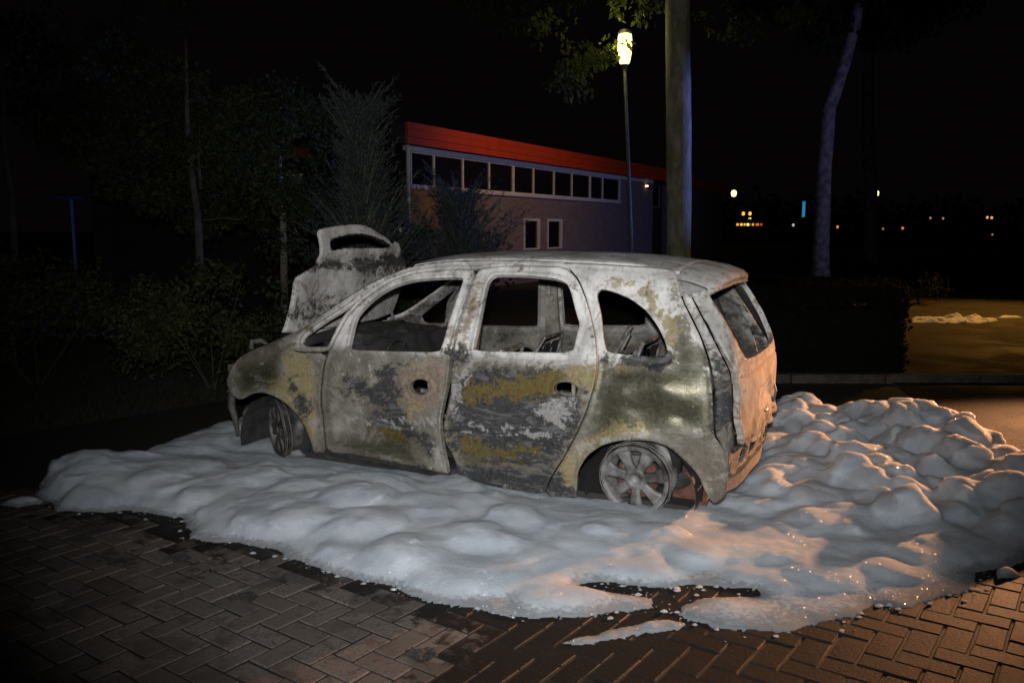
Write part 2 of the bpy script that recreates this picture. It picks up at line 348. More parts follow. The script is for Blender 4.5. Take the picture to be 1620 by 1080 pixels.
def displace(P, N, amt=1.):
    d = fbm(P*np.array([2.2, 2.2, 2.2]), 3)*.020+fbm(P*9+3, 3)*.006
    q = P[:, [0, 2]]
    for (u, w, r, h) in DENTS: d = d+h*np.exp(-(((q[:, 0]-u)/r)**2+((q[:, 1]-w)/(r*.7))**2))*(np.abs(P[:, 1]) > .5)
    # pressed feature lines: sill step and lower door crease
    low = (np.abs(P[:, 1]) > .5)*(P[:, 0] < 3.1)*(P[:, 0] > 1.2)
    d = d-.010*low/(1+np.exp((P[:, 2]-.57+.03*(P[:, 0]-1.5))/.008))
    d = d+.006*(np.abs(P[:, 1]) > .5)*np.exp(-((P[:, 2]-(1.0+.028*(P[:, 0]-1.4)-.02))/.012)**2)*(P[:, 0] > 1.3)*(P[:, 0] < 3.2)
    return P+N*(d*amt)[:, None]
def panel(name, chart, outer, holes=(), parent=None, mat=None, thick=.006, side=1, step=.02, off=0., disp=1., inner=None, hsm=1, ragged=0., flare=None, smooth=1):
    ch = Chart(chart)
    o2 = smooth_loop(ch.fwd(outer), smooth) if smooth else [np.array(p) for p in ch.fwd(outer)]
    h2 = [smooth_loop(ch.fwd(h), hsm) for h in holes]
    V, T = cdt(o2, h2, step)
    if ragged:
        be = {i for e in bedges(T) for i in e}
        for i in be: V[i] += (RNG.rand(2)-.5)*ragged
    P = ch.inv(V); N = grad(P)
    # pressed groove along every window and handle opening, folded hem along the outer edge
    gr = np.zeros(len(V))
    for h in h2:
        if len(h) > 30 or hsm: d_ = segdist(V, h); gr = gr-.007*np.exp(-((d_-.036)/.009)**2)+.004*np.exp(-(d_/.012)**2)
    if holes: d_ = segdist(V, o2); gr = gr+.004*np.exp(-(d_/.014)**2)-.003*np.exp(-((d_-.03)/.01)**2)
    gf = flare
    flare = lambda Q, N, gf=gf, gr=gr: (gf(Q, N) if gf is not None else Q)+N*gr[:, None]
    return shell(name, P, N, T, parent, mat, thick, side, off, disp, inner, flare)
def shell(name, P, N, T, parent, mat, thick, side, off, disp, inner=None, flare=None):
    Q = displace(P, N, disp)+N*off
    if flare is not None: Q = flare(Q, N)
    I = Q-N*thick
    n = len(P); be = bedges(T)
    V = np.concatenate([local(Q), local(I)])
    sg = np.array([1, side, 1]); V = V*sg
    tris = T.tolist(); inn = [[t[2]+n, t[1]+n, t[0]+n] for t in tris]
    rim = [[a, a+n, b+n, b] for a, b in be]
    F = tris+inn+rim
    # outward orientation check
    a, b, c = V[T[:, 0]], V[T[:, 1]], V[T[:, 2]]; nn = np.cross(b-a, c-a)
    Nl = np.stack([-N[:, 0], N[:, 1]*side, N[:, 2]], 1)
    if (nn*Nl[T[:, 0]]).sum() < 0: F = [f[::-1] for f in F]
    me = bpy.data.meshes.new(name); me.from_pydata(V.tolist(), [], F); me.update()
    sm = [True]*(2*len(tris))+[False]*len(rim); me.polygons.foreach_set('use_smooth', sm)
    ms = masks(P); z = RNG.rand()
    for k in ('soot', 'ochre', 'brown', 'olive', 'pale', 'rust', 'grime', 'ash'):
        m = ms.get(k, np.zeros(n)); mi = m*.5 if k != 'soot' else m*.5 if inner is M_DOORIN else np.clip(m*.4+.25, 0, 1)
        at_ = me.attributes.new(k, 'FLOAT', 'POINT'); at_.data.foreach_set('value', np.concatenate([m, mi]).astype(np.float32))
    me.materials.append(mat or M_BURNT)
    if inner is not None:
        me.materials.append(inner); idx = [0]*len(tris)+[1]*len(tris)+[0]*len(rim); me.polygons.foreach_set('material_index', idx)
    return link(name, me, None, parent)
OUT = {
'fender':[(0.439,0.782,0.784),(0.479,0.772,0.845),(0.545,0.752,0.898),(0.595,0.716,0.933),(0.712,0.691,0.979),(0.797,0.656,1.016),(0.986,0.808,0.989),(1.066,0.829,0.949),(1.309,0.825,0.966),(1.282,0.84,0.85),(1.26,0.845,0.699),(1.258,0.84,0.524),(1.265,0.827,0.369),(1.266,0.811,0.264),(1.181,0.811,0.262),(1.157,0.824,0.347),(1.122,0.834,0.442),(1.061,0.84,0.519),(0.979,0.842,0.593),(0.877,0.838,0.636),(0.77,0.83,0.652),(0.671,0.822,0.633),(0.564,0.808,0.579),(0.508,0.798,0.572),(0.418,0.78,0.602),(0.376,0.769,0.675),(0.404,0.777,0.739)],
'front_door':[(1.324,0.825,0.967),(1.35,0.81,1.018),(1.415,0.746,1.189),(1.492,0.709,1.287),(1.601,0.669,1.385),(1.724,0.628,1.463),(1.856,0.607,1.504),(2.017,0.598,1.525),(2.224,0.596,1.535),(2.305,0.595,1.537),(2.28,0.668,1.392),(2.252,0.741,1.202),(2.239,0.809,1.021),(2.242,0.838,0.906),(2.235,0.841,0.83),(2.182,0.844,0.612),(2.178,0.838,0.496),(2.216,0.808,0.246),(2.197,0.807,0.243),(1.827,0.812,0.268),(1.507,0.815,0.285),(1.284,0.813,0.275),(1.281,0.827,0.37),(1.274,0.84,0.526),(1.276,0.845,0.7),(1.297,0.84,0.852)],
'front_door_window':[(1.474,0.817,0.994),(1.479,0.799,1.052),(1.483,0.742,1.2),(1.536,0.713,1.278),(1.636,0.679,1.365),(1.739,0.652,1.427),(1.867,0.635,1.464),(2.017,0.628,1.481),(2.212,0.625,1.49),(2.241,0.632,1.475),(2.22,0.673,1.381),(2.195,0.728,1.237),(2.173,0.789,1.079),(2.159,0.807,1.026),(1.905,0.811,1.014)],
'front_handle_hole':[(1.959,0.842,0.798),(1.977,0.841,0.828),(2.015,0.84,0.848),(2.062,0.84,0.852),(2.103,0.841,0.835),(2.119,0.842,0.807),(2.1,0.843,0.773),(2.063,0.844,0.753),(2.016,0.844,0.75),(1.978,0.843,0.762)],
'rear_door':[(2.325,0.598,1.534),(2.367,0.585,1.551),(2.503,0.573,1.566),(2.757,0.566,1.573),(2.863,0.57,1.568),(2.931,0.585,1.552),(3.011,0.624,1.492),(3.09,0.68,1.363),(3.159,0.743,1.197),(3.197,0.799,1.051),(3.201,0.835,0.927),(3.154,0.844,0.757),(3.087,0.844,0.599),(2.999,0.834,0.441),(2.923,0.82,0.319),(2.874,0.798,0.192),(2.556,0.8,0.204),(2.284,0.807,0.242),(2.28,0.825,0.353),(2.204,0.836,0.466),(2.214,0.844,0.599),(2.263,0.843,0.769),(2.262,0.841,0.824),(2.258,0.811,1.015),(2.27,0.741,1.203),(2.298,0.668,1.393)],
'rear_door_window':[(2.388,0.799,1.049),(2.392,0.779,1.105),(2.403,0.692,1.333),(2.406,0.641,1.456),(2.424,0.621,1.498),(2.456,0.611,1.515),(2.64,0.61,1.518),(2.822,0.616,1.508),(2.895,0.623,1.494),(2.942,0.632,1.475),(2.976,0.653,1.429),(3.033,0.705,1.299),(3.061,0.725,1.247),(3.052,0.751,1.177),(3.046,0.788,1.081),(2.736,0.794,1.066)],
'rear_handle_hole':[(2.949,0.84,0.861),(2.953,0.838,0.89),(2.981,0.837,0.91),(3.031,0.836,0.917),(3.073,0.837,0.91),(3.102,0.839,0.887),(3.092,0.84,0.85),(3.043,0.841,0.825),(2.984,0.841,0.832)],
'quarter':[(3.019,0.622,1.496),(3.097,0.678,1.367),(3.167,0.743,1.198),(3.205,0.799,1.052),(3.208,0.834,0.928),(3.162,0.844,0.754),(3.095,0.844,0.597),(3.007,0.833,0.438),(2.931,0.82,0.316),(2.883,0.798,0.193),(3.083,0.798,0.194),(3.096,0.817,0.303),(3.106,0.829,0.388),(3.166,0.838,0.497),(3.264,0.843,0.574),(3.36,0.843,0.608),(3.467,0.841,0.623),(3.547,0.838,0.628),(3.655,0.834,0.601),(3.731,0.828,0.54),(3.808,0.816,0.462),(3.854,0.802,0.355),(3.883,0.787,0.304),(3.908,0.772,0.292),(3.952,0.735,0.335),(3.964,0.753,0.451),(3.955,0.785,0.57),(3.922,0.808,0.643),(3.887,0.818,0.684),(3.876,0.815,0.852),(3.862,0.8,0.968),(3.828,0.763,1.093),(3.769,0.72,1.218),(3.696,0.681,1.331),(3.643,0.65,1.412),(3.619,0.621,1.473),(3.565,0.55,1.555),(3.45,0.485,1.593),(3.272,0.408,1.616),(3.06,0.379,1.629),(2.881,0.424,1.626),(2.951,0.585,1.552)],
'quarter_window':[(3.142,0.65,1.436),(3.158,0.641,1.455),(3.244,0.648,1.44),(3.346,0.661,1.406),(3.451,0.685,1.342),(3.524,0.712,1.264),(3.572,0.737,1.193),(3.599,0.758,1.136),(3.591,0.77,1.106),(3.547,0.777,1.092),(3.296,0.782,1.095),(3.246,0.778,1.106),(3.221,0.759,1.157),(3.182,0.702,1.307),(3.14,0.66,1.412)],
'rail':[(0.797,0.656,1.016),(0.656,0.385,1.021),(1.143,0.68,1.185),(1.331,0.661,1.308),(1.52,0.628,1.416),(1.695,0.582,1.502),(1.823,0.551,1.546),(2.021,0.52,1.584),(2.206,0.472,1.609),(2.556,0.399,1.63),(2.849,0.374,1.632),(2.94,0.579,1.559),(2.86,0.563,1.576),(2.754,0.558,1.58),(2.499,0.565,1.574),(2.364,0.578,1.558),(2.32,0.589,1.545),(2.221,0.589,1.543),(2.014,0.591,1.533),(1.852,0.6,1.512),(1.719,0.621,1.471),(1.598,0.664,1.393),(1.481,0.708,1.29),(1.404,0.745,1.192),(1.339,0.809,1.021),(1.313,0.823,0.974),(1.065,0.827,0.957),(0.963,0.799,0.995)],
'quarter_light':[(1.105,0.817,0.994),(1.088,0.785,1.062),(1.182,0.761,1.13),(1.315,0.734,1.212),(1.485,0.695,1.32),(1.387,0.735,1.218),(1.358,0.76,1.153),(1.321,0.806,1.028),(1.302,0.814,1.002)],
'tail_edge':[(3.682,0.624,1.462),(3.718,0.65,1.406),(3.827,0.701,1.251),(3.925,0.729,1.109),(3.972,0.725,1.023),(3.993,0.726,0.905),(3.997,0.712,0.751),(4.017,0.606,0.574)],
'tail_window':[(3.752,0.604,1.474),(3.802,0.613,1.423),(3.884,0.629,1.291),(3.963,0.587,1.15),(3.997,0.541,1.082)],
'lamp_housing':[(3.634,0.624,1.467),(3.675,0.627,1.458),(3.712,0.652,1.4),(3.813,0.703,1.251),(3.912,0.737,1.11),(3.961,0.74,1.022),(3.981,0.75,0.91),(3.987,0.742,0.756),(4.008,0.661,0.586),(3.982,0.725,0.475),(3.966,0.774,0.576),(3.931,0.803,0.643),(3.897,0.815,0.684),(3.886,0.813,0.852),(3.872,0.799,0.968),(3.839,0.761,1.093),(3.779,0.719,1.218),(3.706,0.68,1.331),(3.65,0.65,1.412)]}
HOOD = [(0.755, 0.057), (0.726, 0.123), (0.696, 0.257), (0.671, 0.445), (0.562, 0.485), (0.442, 0.522), (0.41, 0.572), (0.415, 0.702), (0.421, 0.766), (0.379, 0.789), (0.204, 0.808), (0.01, 0.822), (-0.197, 0.81), (-0.311, 0.765), (-0.466, 0.718), (-0.591, 0.653), (-0.616, 0.679), (-0.677, 0.673), (-0.718, 0.603), (-0.81, 0.535), (-0.883, 0.466), (-0.765, 0.278), (-0.72, 0.165), (-0.634, 0.062)]
HOODH = [(0.308, 0.686), (0.287, 0.714), (0.165, 0.742), (0.003, 0.756), (-0.135, 0.75), (-0.279, 0.729), (-0.431, 0.697), (-0.572, 0.643), (-0.477, 0.634), (-0.011, 0.643), (0.09, 0.65), (0.248, 0.632), (0.302, 0.635)]

# keep the roof seam of rail and quarter panel along the drip channel
def fixtop(L):
    r = []
    for u, v, w in L:
        if v < .52 and u > .9 and w > 1.5: v = .53
        r.append((u, v, w))
    return r
A_OUT = [(.80, .665, 1.02), (.97, .70, 1.09), (1.143, .685, 1.19), (1.331, .661, 1.308), (1.52, .625, 1.416), (1.68, .585, 1.495), (1.80, .545, 1.545), (2.0, .53, 1.57), (2.3, .525, 1.59), (2.6, .525, 1.60), (2.93, .53, 1.59)]
def onhull_uv(L):  # lift (u, v) points onto the roof by the cyl chart
    return L
RAIL = A_OUT+[p for p in OUT['rail'][11:]]

car = tag(empty('burnt_car', (-.2746, 6.1063, 0), (0, -.0107, 2.7138)),
    'burnt-out minivan with raised hood, no glass and bare rims, standing in white foam', 'car')
def both(name, chart, outer, holes=(), **kw):
    r = []
    for s in (1, -1):
        r.append(panel(name, chart, outer, holes, parent=car, side=s, **kw))
    return r
HOLES = [(2.045, .80), (3.02, .865)]
def archlip(Q, N):  # wheel arches flare out a little
    for cu in (.85, 3.46):
        r = np.hypot(Q[:, 0]-cu, Q[:, 2]-.30); k = np.exp(-((r-.34)/.035)**2)*(Q[:, 2] > .2)*(np.abs(Q[:, 1]) > .6)
        Q = Q+N*(k*.012)[:, None]
    return Q
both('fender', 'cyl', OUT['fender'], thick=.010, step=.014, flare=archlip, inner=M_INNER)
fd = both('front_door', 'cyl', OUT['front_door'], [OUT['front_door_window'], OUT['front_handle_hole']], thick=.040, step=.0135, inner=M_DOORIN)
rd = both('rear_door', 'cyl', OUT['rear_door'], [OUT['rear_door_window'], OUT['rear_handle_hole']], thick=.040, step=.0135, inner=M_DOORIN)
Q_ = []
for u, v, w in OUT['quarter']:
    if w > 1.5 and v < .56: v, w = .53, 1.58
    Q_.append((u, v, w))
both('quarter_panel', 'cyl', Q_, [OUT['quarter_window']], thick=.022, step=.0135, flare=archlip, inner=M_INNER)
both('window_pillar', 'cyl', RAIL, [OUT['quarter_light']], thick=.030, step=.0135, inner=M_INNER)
for (u_, w_), par in zip(HOLES, (fd[0], rd[0])):
    m = MB(); m.box(L3(u_+.045, .775, w_-.05), L3(u_+.025, .80, w_+.05)); m.box(L3(u_+.02, .778, w_-.045), L3(u_-.03, .795, w_-.02)); b_ = m.build('handle_bracket', M_STEEL, par)
# roof skin between the two channels
roof = [(1.66+.16*abs(v/.54)**2, v) for v in np.linspace(.525, -.525, 9)]+[(u, -.522) for u in (2.1, 2.5, 2.9, 3.3)]+[(3.60, v) for v in np.linspace(-.55, .55, 9)]+[(u, .522) for u in (3.3, 2.9, 2.5, 2.1)]
def lift(L):
    out = []
    for u, v in L:
        th0, th1 = .02, 1.2
        lo, hi = .9, 1.9
        for _ in range(30):
            m = (lo+hi)/2
            if hull(np.array([u, v, m])) < 0: lo = m
            else: hi = m
        out.append((u, v, lo))
    return out
panel('roof', 'cyl', lift(roof), parent=car, thick=.010, step=.025, smooth=0, inner=M_CHAR)
# roof cross members seen from inside
# tailgate with its window opening
te = OUT['tail_edge']
TG = te+[(te[-1][0], te[-1][1]*.5, te[-1][2]-.012), (4.05, 0, te[-1][2]-.015), (te[-1][0], -te[-1][1]*.5, te[-1][2]-.012)]+[(u, -v, w) for u, v, w in te[::-1]]+[(3.70, -.3, 1.49), (3.68, 0, 1.50), (3.70, .3, 1.49)]
tw = [(3.752, .585, 1.462), (3.802, .605, 1.40), (3.884, .615, 1.291), (3.955, .60, 1.17), (3.99, .57, 1.10), (3.997, .52, 1.075)]
TW = tw+[(4.0, 0, 1.065)]+[(u, -v, w) for u, v, w in tw[::-1]]+[(3.75, 0, 1.475)]
def crumple(Q, N):  # the lower edge is buckled, a number plate recess above it
    v, w = Q[:, 1], Q[:, 2]; k = np.clip((.80-w)/.2, 0, 1)
    d = k*fbm(np.stack([v*7, w*7, v*0], 1), 3)*.07-.022*np.clip(1-np.maximum(np.abs(v)/.27, np.abs(w-.80)/.07)**8, 0, 1)
    d = d-.008*np.exp(-((w-.985)/.012)**2); return Q+N*d[:, None]
tg = panel('tailgate', 'tail', TG, [TW], parent=car, thick=.035, step=.018, disp=.8, inner=M_CHAR, flare=crumple, ragged=.006)
a_ = tg.data.attributes; n_ = len(tg.data.vertices); co_ = np.zeros(n_*3); tg.data.vertices.foreach_get('co', co_); co_ = co_.reshape(-1, 3)
v_, w_ = co_[:, 1], co_[:, 2]+.165
def setm(k, x): a_[k].data.foreach_set('value', np.clip(x, 0, 1).astype(np.float32))
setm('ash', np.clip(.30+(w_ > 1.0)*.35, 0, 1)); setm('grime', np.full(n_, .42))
setm('soot', np.exp(-((w_-.60)/.06)**2)*.55+.5*np.exp(-(((v_-.25)/.12)**2+((w_-.74)/.05)**2))+.45*np.exp(-(((v_+.35)/.05)**2+((w_-.80)/.12)**2)))
setm('brown', .42*np.exp(-((w_-.66)/.12)**2)+.4*(w_ > .95)*(w_ < 1.1)+.25); setm('pale', .30*np.exp(-(((v_-.4)/.2)**2+((w_-.9)/.2)**2)))
# tail lamp recesses: the lamps themselves are burnt away
both('tail_lamp_recess', 'tail', [(u, v, w) for u, v, w in OUT['lamp_housing']], thick=.02, step=.018, off=-.022, disp=2.2, mat=M_DOORIN)
# spoiler lip over the rear window
def strip(name, rows, parent, mat, smooth=True):
    """rows of points (each the same length) joined into a sheet"""
    m = len(rows); n = len(rows[0]); V = [p for r in rows for p in r]
    F = [(i*n+j, i*n+j+1, (i+1)*n+j+1, (i+1)*n+j) for i in range(m-1) for j in range(n-1)]
    me = bpy.data.meshes.new(name); me.from_pydata([tuple(p) for p in V], [], F); me.update()
    return link(name, me, mat, parent, smooth)
vs = np.linspace(-1, 1, 25)
prof = [(3.57, .004), (3.66, .012), (3.75, .002), (3.84, -.022), (3.865, -.045), (3.85, -.075), (3.77, -.085), (3.70, -.082)]
rows = []
for (u, dw) in prof:
    row = []
    for t in vs:
        v = t*.60; uu = u-.05*abs(t)**3-.02*abs(t)
        base = 1.60-.035*(uu-3.5)-.055*t*t-.03*abs(t)**6-.05*max(0, uu-3.62)
        row.append(L3(uu, v, base+dw+.004*math.sin(17*t+u*9)))
    rows.append(row)
rows.append(rows[0])
sp = strip('spoiler', rows, car, M_BURNT)
def addmasks(o, **kw):
    me = o.data; n = len(me.vertices)
    for k in ('soot', 'ochre', 'brown', 'olive', 'pale', 'rust', 'grime', 'ash'):
        if k in me.attributes: continue
        a = me.attributes.new(k, 'FLOAT', 'POINT'); a.data.foreach_set('value', np.full(n, kw.get(k, 0.), np.float32))
    return o
addmasks(sp, ash=.8)
# hood, standing open past upright on its hinges at the cowl
HT = -.1
def hp(V2, d):
    v, e = V2[:, 0], V2[:, 1]
    u = .87-math.sin(HT)*e; w = 1.0+math.cos(HT)*e
    # slight pressed crown and heat buckles
    b = .05*(1-(v/.8)**2)-.03*np.clip((e-.5)/.3, 0, 1)**2*1.2
    b = b-.022*np.exp(-((e-.56)/.03)**2)+.010*np.sin(v*9+e*5)*np.exp(-((e-.3)/.2)**2)+fbm(np.stack([v*3, e*3, v*0], 1), 2)*.03
    return np.stack([u+(b+d)*math.cos(HT), v, w+(b+d)*math.sin(HT)*1.], 1)
ho = [np.array(p) for p in HOOD]; hh = [np.array(p) for p in HOODH]
# the far lower corner lies behind the pillar: close the outline along the hinge line
ho = smooth_loop(ho, 1)+[np.array((-.4, .03)), np.array((0, .02)), np.array((.4, .03))]
V, T = cdt(ho, [smooth_loop(hh, 1)], .02)
be = {i for e in bedges(T) for i in e}
for i in be:
    if V[i][1] > .62: V[i] += (RNG.rand(2)-.5)*.007
P = hp(V, 0); P2 = hp(V, -.016)
n = len(P); F = T.tolist()+[[t[2]+n, t[1]+n, t[0]+n] for t in T.tolist()]+[[a, a+n, b+n, b] for a, b in bedges(T)]
me = bpy.data.meshes.new('hood'); me.from_pydata(np.concatenate([local(P), local(P2)]).tolist(), [], F); me.update()
me.polygons.foreach_set('use_smooth', [True]*(2*len(T))+[False]*(len(F)-2*len(T)))
hood = link('hood', me, M_HOOD, car); me.attributes.new('soot', 'FLOAT', 'POINT')
sv = np.clip(np.exp(-((V[:, 1]-.53)/.05)**2)*.55+np.exp(-((V[:, 1]-.22)/.10)**2)*.42*(V[:, 0] > -.3)+.35*np.exp(-((V[:, 1]-.45)/.12)**2)*(V[:, 0] < 0), 0, 1)
me.attributes['soot'].data.foreach_set('value', np.concatenate([sv, sv]).astype(np.float32)); addmasks(hood, ash=.75)
for s in (1, -1):
    bm_ = MB(); bm_.tube([L3(.87, s*.62, 1.0), L3(.93, s*.60, 1.05), L3(.90, s*.60, 1.12)], .014, 6); bm_.build('hinge', M_STEEL, hood)
# the hood catch, bent up on the nose
m = MB(); m.tube([L3(.52, .66, .915), L3(.50, .63, .965), L3(.56, .60, .975), L3(.62, .60, .95)], [.016, .022, .020, .012], 6)
addmasks(m.build('bent_bracket', M_INNER, car, True))

def lump(name, lo, hi, mat, parent, seed=0, amp=.05, res=14, freq=5, **mk):
    """box skin pushed about by noise: melted and collapsed remains"""
    lo = np.array(lo, float); hi = np.array(hi, float); V = []; F = []
    for ax in range(3):
        for s in (0, 1):
            a, b = [i for i in range(3) if i != ax]; n0 = len(V)
            for i in range(res+1):
                for j in range(res+1):
                    p = np.zeros(3); p[ax] = s; p[a] = i/res; p[b] = j/res; V.append(p)
            for i in range(res):
                for j in range(res):
                    q = [n0+i*(res+1)+j, n0+(i+1)*(res+1)+j, n0+(i+1)*(res+1)+j+1, n0+i*(res+1)+j+1]
                    F.append(q if (s == 1) == (ax != 1) else q[::-1])
    V = np.array(V); C = V*2-1
    # round the box slightly
    R = C/np.maximum(np.linalg.norm(C, axis=1, keepdims=True), 1e-6)*1.05; C = C*.72+R*.28
    W = (lo+hi)/2+C*(hi-lo)/2
    W = W+R*(fbm(W*freq+seed, 4)*amp*2)[:, None]
    W[:, :] += np.stack([fbm(W*freq*1.7+seed+9, 3), fbm(W*freq*1.7+seed+19, 3), fbm(W*freq*1.7+seed+29, 3)], 1)*amp
    me = bpy.data.meshes.new(name); me.from_pydata(local(W).tolist(), [], F); me.update()
    o = link(name, me, mat, parent, True); addmasks(o, **mk); return o
def cbox(mb, u0, u1, v0, v1, w0, w1, M=None):
    a = L3(u1, v0, w0); b = L3(u0, v1, w1); mb.box(a, b, M)
def cpart(name, mb, mat, parent=None, smooth=False, **mk):
    o = mb.build(name, mat, parent or car, smooth); addmasks(o, **mk); return o
# floor pan and firewall
m = MB(); cbox(m, 1.05, 3.75, -.74, .74, .20, .24); cpart('floor_pan', m, M_CHAR, soot=.4)
m = MB(); cbox(m, 1.02, 1.06, -.72, .72, .245, .93); cpart('firewall', m, M_CHAR, soot=.3)
for s in (1, -1):
    m = MB(); m.tube([L3(1.1, s*.70, .25), L3(2.0, s*.73, .24), L3(3.05, s*.72, .24)], .04, 8)
    cpart('sill_beam', m, M_SOOT)
# cowl below the missing windscreen and the roof header above it
m = MB(); m.tube([L3(.93+.10*abs(v)**2, v, 1.01-.03*abs(v)) for v in np.linspace(-.68, .68, 9)], [.035, .04, .045, .045, .045, .045, .045, .04, .035], 8); cpart('cowl', m, M_CHAR, smooth=True)
m = MB(); m.tube([L3(1.71+.15*abs(v/.54)**2, v, 1.555-.02*(v/.54)**2) for v in np.linspace(-.54, .54, 9)], .022, 6); cpart('roof_header', m, M_INNER, smooth=True)
for uu in (2.33, 3.05):
    m = MB(); m.tube([L3(uu, v, 1.60-.05*(v/.54)**2) for v in np.linspace(-.54, .54, 9)], .016, 6); cpart('roof_bow', m, M_CHAR, smooth=True)
# dashboard, steering column and wheel
lump('dashboard', (1.08, -.66, .62), (1.48, .66, 1.02), M_CHAR, car, 3, .06, 30, 5, soot=.25)
lump('dashboard_debris', (1.16, -.25, .92), (1.42, .55, 1.07), M_CHAR, car, 23, .06, 22, 9)
m = MB()
c0 = L3(1.60, .37, .84); ax = (L3(1.35, .37, .80)-c0).normalized(); a = Vector((0, 1, 0)); b = ax.cross(a).normalized()
m.tube([c0+(a*math.cos(t)+b*math.sin(t))*.18 for t in np.linspace(0, 2*PI, 25)], .008, 6); m.tube([c0, L3(1.3, .37, .78)], .02, 6)
for t in (0, 2.1, 4.2): m.tube([c0, c0+(a*math.cos(t)+b*math.sin(t))*.18], .007, 5)
cpart('steering_wheel', m, M_SOOT)
# centre pillars with belt gear on their inner face
for s in (1, -1):
    m = MB(); pts = [(2.34, .73, .26), (2.33, .755, .7), (2.315, .745, .98), (2.33, .67, 1.25), (2.345, .59, 1.50)]
    hw = [.09, .075, .06, .05, .045]; V = []; F = []
    for (u, v, w), h in zip(pts, hw):
        V += [L3(u-h, s*v, w), L3(u+h, s*v, w), L3(u+h, s*(v-.035), w), L3(u-h, s*(v-.035), w)]
    for i in range(4):
        for k in range(4): F.append((i*4+k, i*4+(k+1) % 4, (i+1)*4+(k+1) % 4, (i+1)*4+k))
    m.add(V, F); cp = cpart('centre_pillar', m, M_BURNT if s < 0 else M_INNER, brown=.2)
    m = MB(); k = s
    vv = lambda w: s*(np.interp(w, [.98, 1.25, 1.5], [.745, .67, .59])-.047)
    m.box(L3(2.345, vv(1.40), 1.30)-Vector((0, .004, 0)), L3(2.320, vv(1.34), 1.42)+Vector((0, .004, 0)))
    loop = [(2.305, 1.30), (2.36, 1.30), (2.37, 1.27), (2.35, 1.25), (2.315, 1.25), (2.30, 1.27), (2.305, 1.30)]
    m.tube([L3(u, vv(w), w) for u, w in loop], .005, 5); m.tube([L3(2.335, vv(1.25), 1.25), L3(2.335, vv(1.2), 1.2)], .004, 5)
    m.build('belt_anchor', M_WIRE, cp); m = MB()
    loop = [(2.31, 1.13), (2.31, 1.10), (2.35, 1.09), (2.355, 1.11), (2.33, 1.125)]
    m.tube([L3(u, vv(w), w) for u, w in loop], .004, 5)
    m.build('belt_guide', M_WIRE, cp)
# seats: bare frames with spring wires
def seat(v0, v1, u0, lean, w1, rod=.014, name='front_seat', base=True):
    m = MB(); w0 = .42
    def B(v, t): return L3(u0+lean*t, v, w0+(w1-w0)*t)
    m.tube([B(v0, 0), B(v0, .85), B(v0+.05, 1), B(v1-.05, 1), B(v1, .85), B(v1, 0), B(v0, 0)], rod, 6)
    for t in (.15, .4, .65): m.tube([B(v0, t), B(v1, t)], rod*.5, 5)
    o = cpart(name, m, M_STEEL)
    m = MB(); n = 12
    V = [B(v0+.02+(v1-v0-.04)*i/n, .04+.88*j/n)+Vector((fbm(np.array([i*.5, j*.5, v0*9]))*.05, 0, 0)) for j in range(n+1) for i in range(n+1)]
    F = [(j*(n+1)+i, j*(n+1)+i+1, (j+1)*(n+1)+i+1, (j+1)*(n+1)+i) for j in range(n) for i in range(n) if RNG.rand() > .10]
    m.add(V, F); b_ = cpart('back_panel', m, M_CHAR, parent=o, smooth=True, soot=.5)
    if base:
        m = MB(); x = [L3(u0-.45, v0, w0+.04), L3(u0-.45, v1, w0+.04), L3(u0, v1, w0), L3(u0, v0, w0)]
        m.tube(x+[x[0]], rod, 6)
        for k in range(7):
            t = (k+.5)/7; p = x[0].lerp(x[1], t); q = x[3].lerp(x[2], t)
            m.tube([p.lerp(q, s_)+Vector((0, .02*math.sin(s_*25), -.02*math.sin(s_*PI))) for s_ in np.linspace(0, 1, 12)], .004, 4)
        cpart('seat_springs', m, M_WIRE, parent=o)
    return o
seat(.14, .60, 2.20, .26, 1.02); seat(-.60, -.14, 2.20, .26, 1.02)
seat(.03, .62, 3.02, .20, 1.04, name='rear_seat'); seat(-.62, -.03, 3.02, .20, 1.04, name='rear_seat')
m = MB()
m.tube([L3(2.93, -.35, .90), L3(3.06, -.33, 1.13)], .018, 6)
cpart('seat_strut', m, M_STEEL)
m = MB(); m.tube([L3(2.98, -.20, .86), L3(3.10, -.18, 1.10)], .012, 6)
cpart('seat_strut', m, M_STEEL)
# load space: side trims and a shelf frame
lump('debris', (1.6, -.6, .25), (2.9, .6, .34), M_SOOT, car, 41, .06, 24, 4)
lump('debris', (3.1, -.6, .26), (3.85, .6, .42), M_SOOT, car, 47, .06, 20, 4)
for s in (1, -1):
    m = MB(); m.tube([L3(3.62, s*.60, .4), L3(3.66, s*.66, .9), L3(3.62, s*.62, 1.2), L3(3.52, s*.55, 1.45)], [.05, .045, .04, .035], 8); cpart('rear_pillar', m, M_CHAR, smooth=True)
# wheel houses
def wheelhouse(cu, r, s):
    m = MB(); n = 18; V = []; F = []
    for i in range(n+1):
        t = PI*i/n*1.12-.19; c, q = math.cos(t), math.sin(t)
        for v, rr in ((.805, r), (.48, r), (.47, .02)): V.append(L3(cu-c*rr, s*v, .30+q*rr))
    for i in range(n):
        for k in range(2): F.append((i*3+k, i*3+k+1, (i+1)*3+k+1, (i+1)*3+k))
    m.add(V, F); return cpart('wheel_house', m, M_SOOT if cu < 2 else M_CHAR, smooth=False, soot=.15)
for s in (1, -1): wheelhouse(.86, .335, s); wheelhouse(3.47, .33, s)
m = MB(); m.box(L3(3.82, .20, .20), L3(3.62, .60, .40)); cpart('silencer', m, M_RUST)
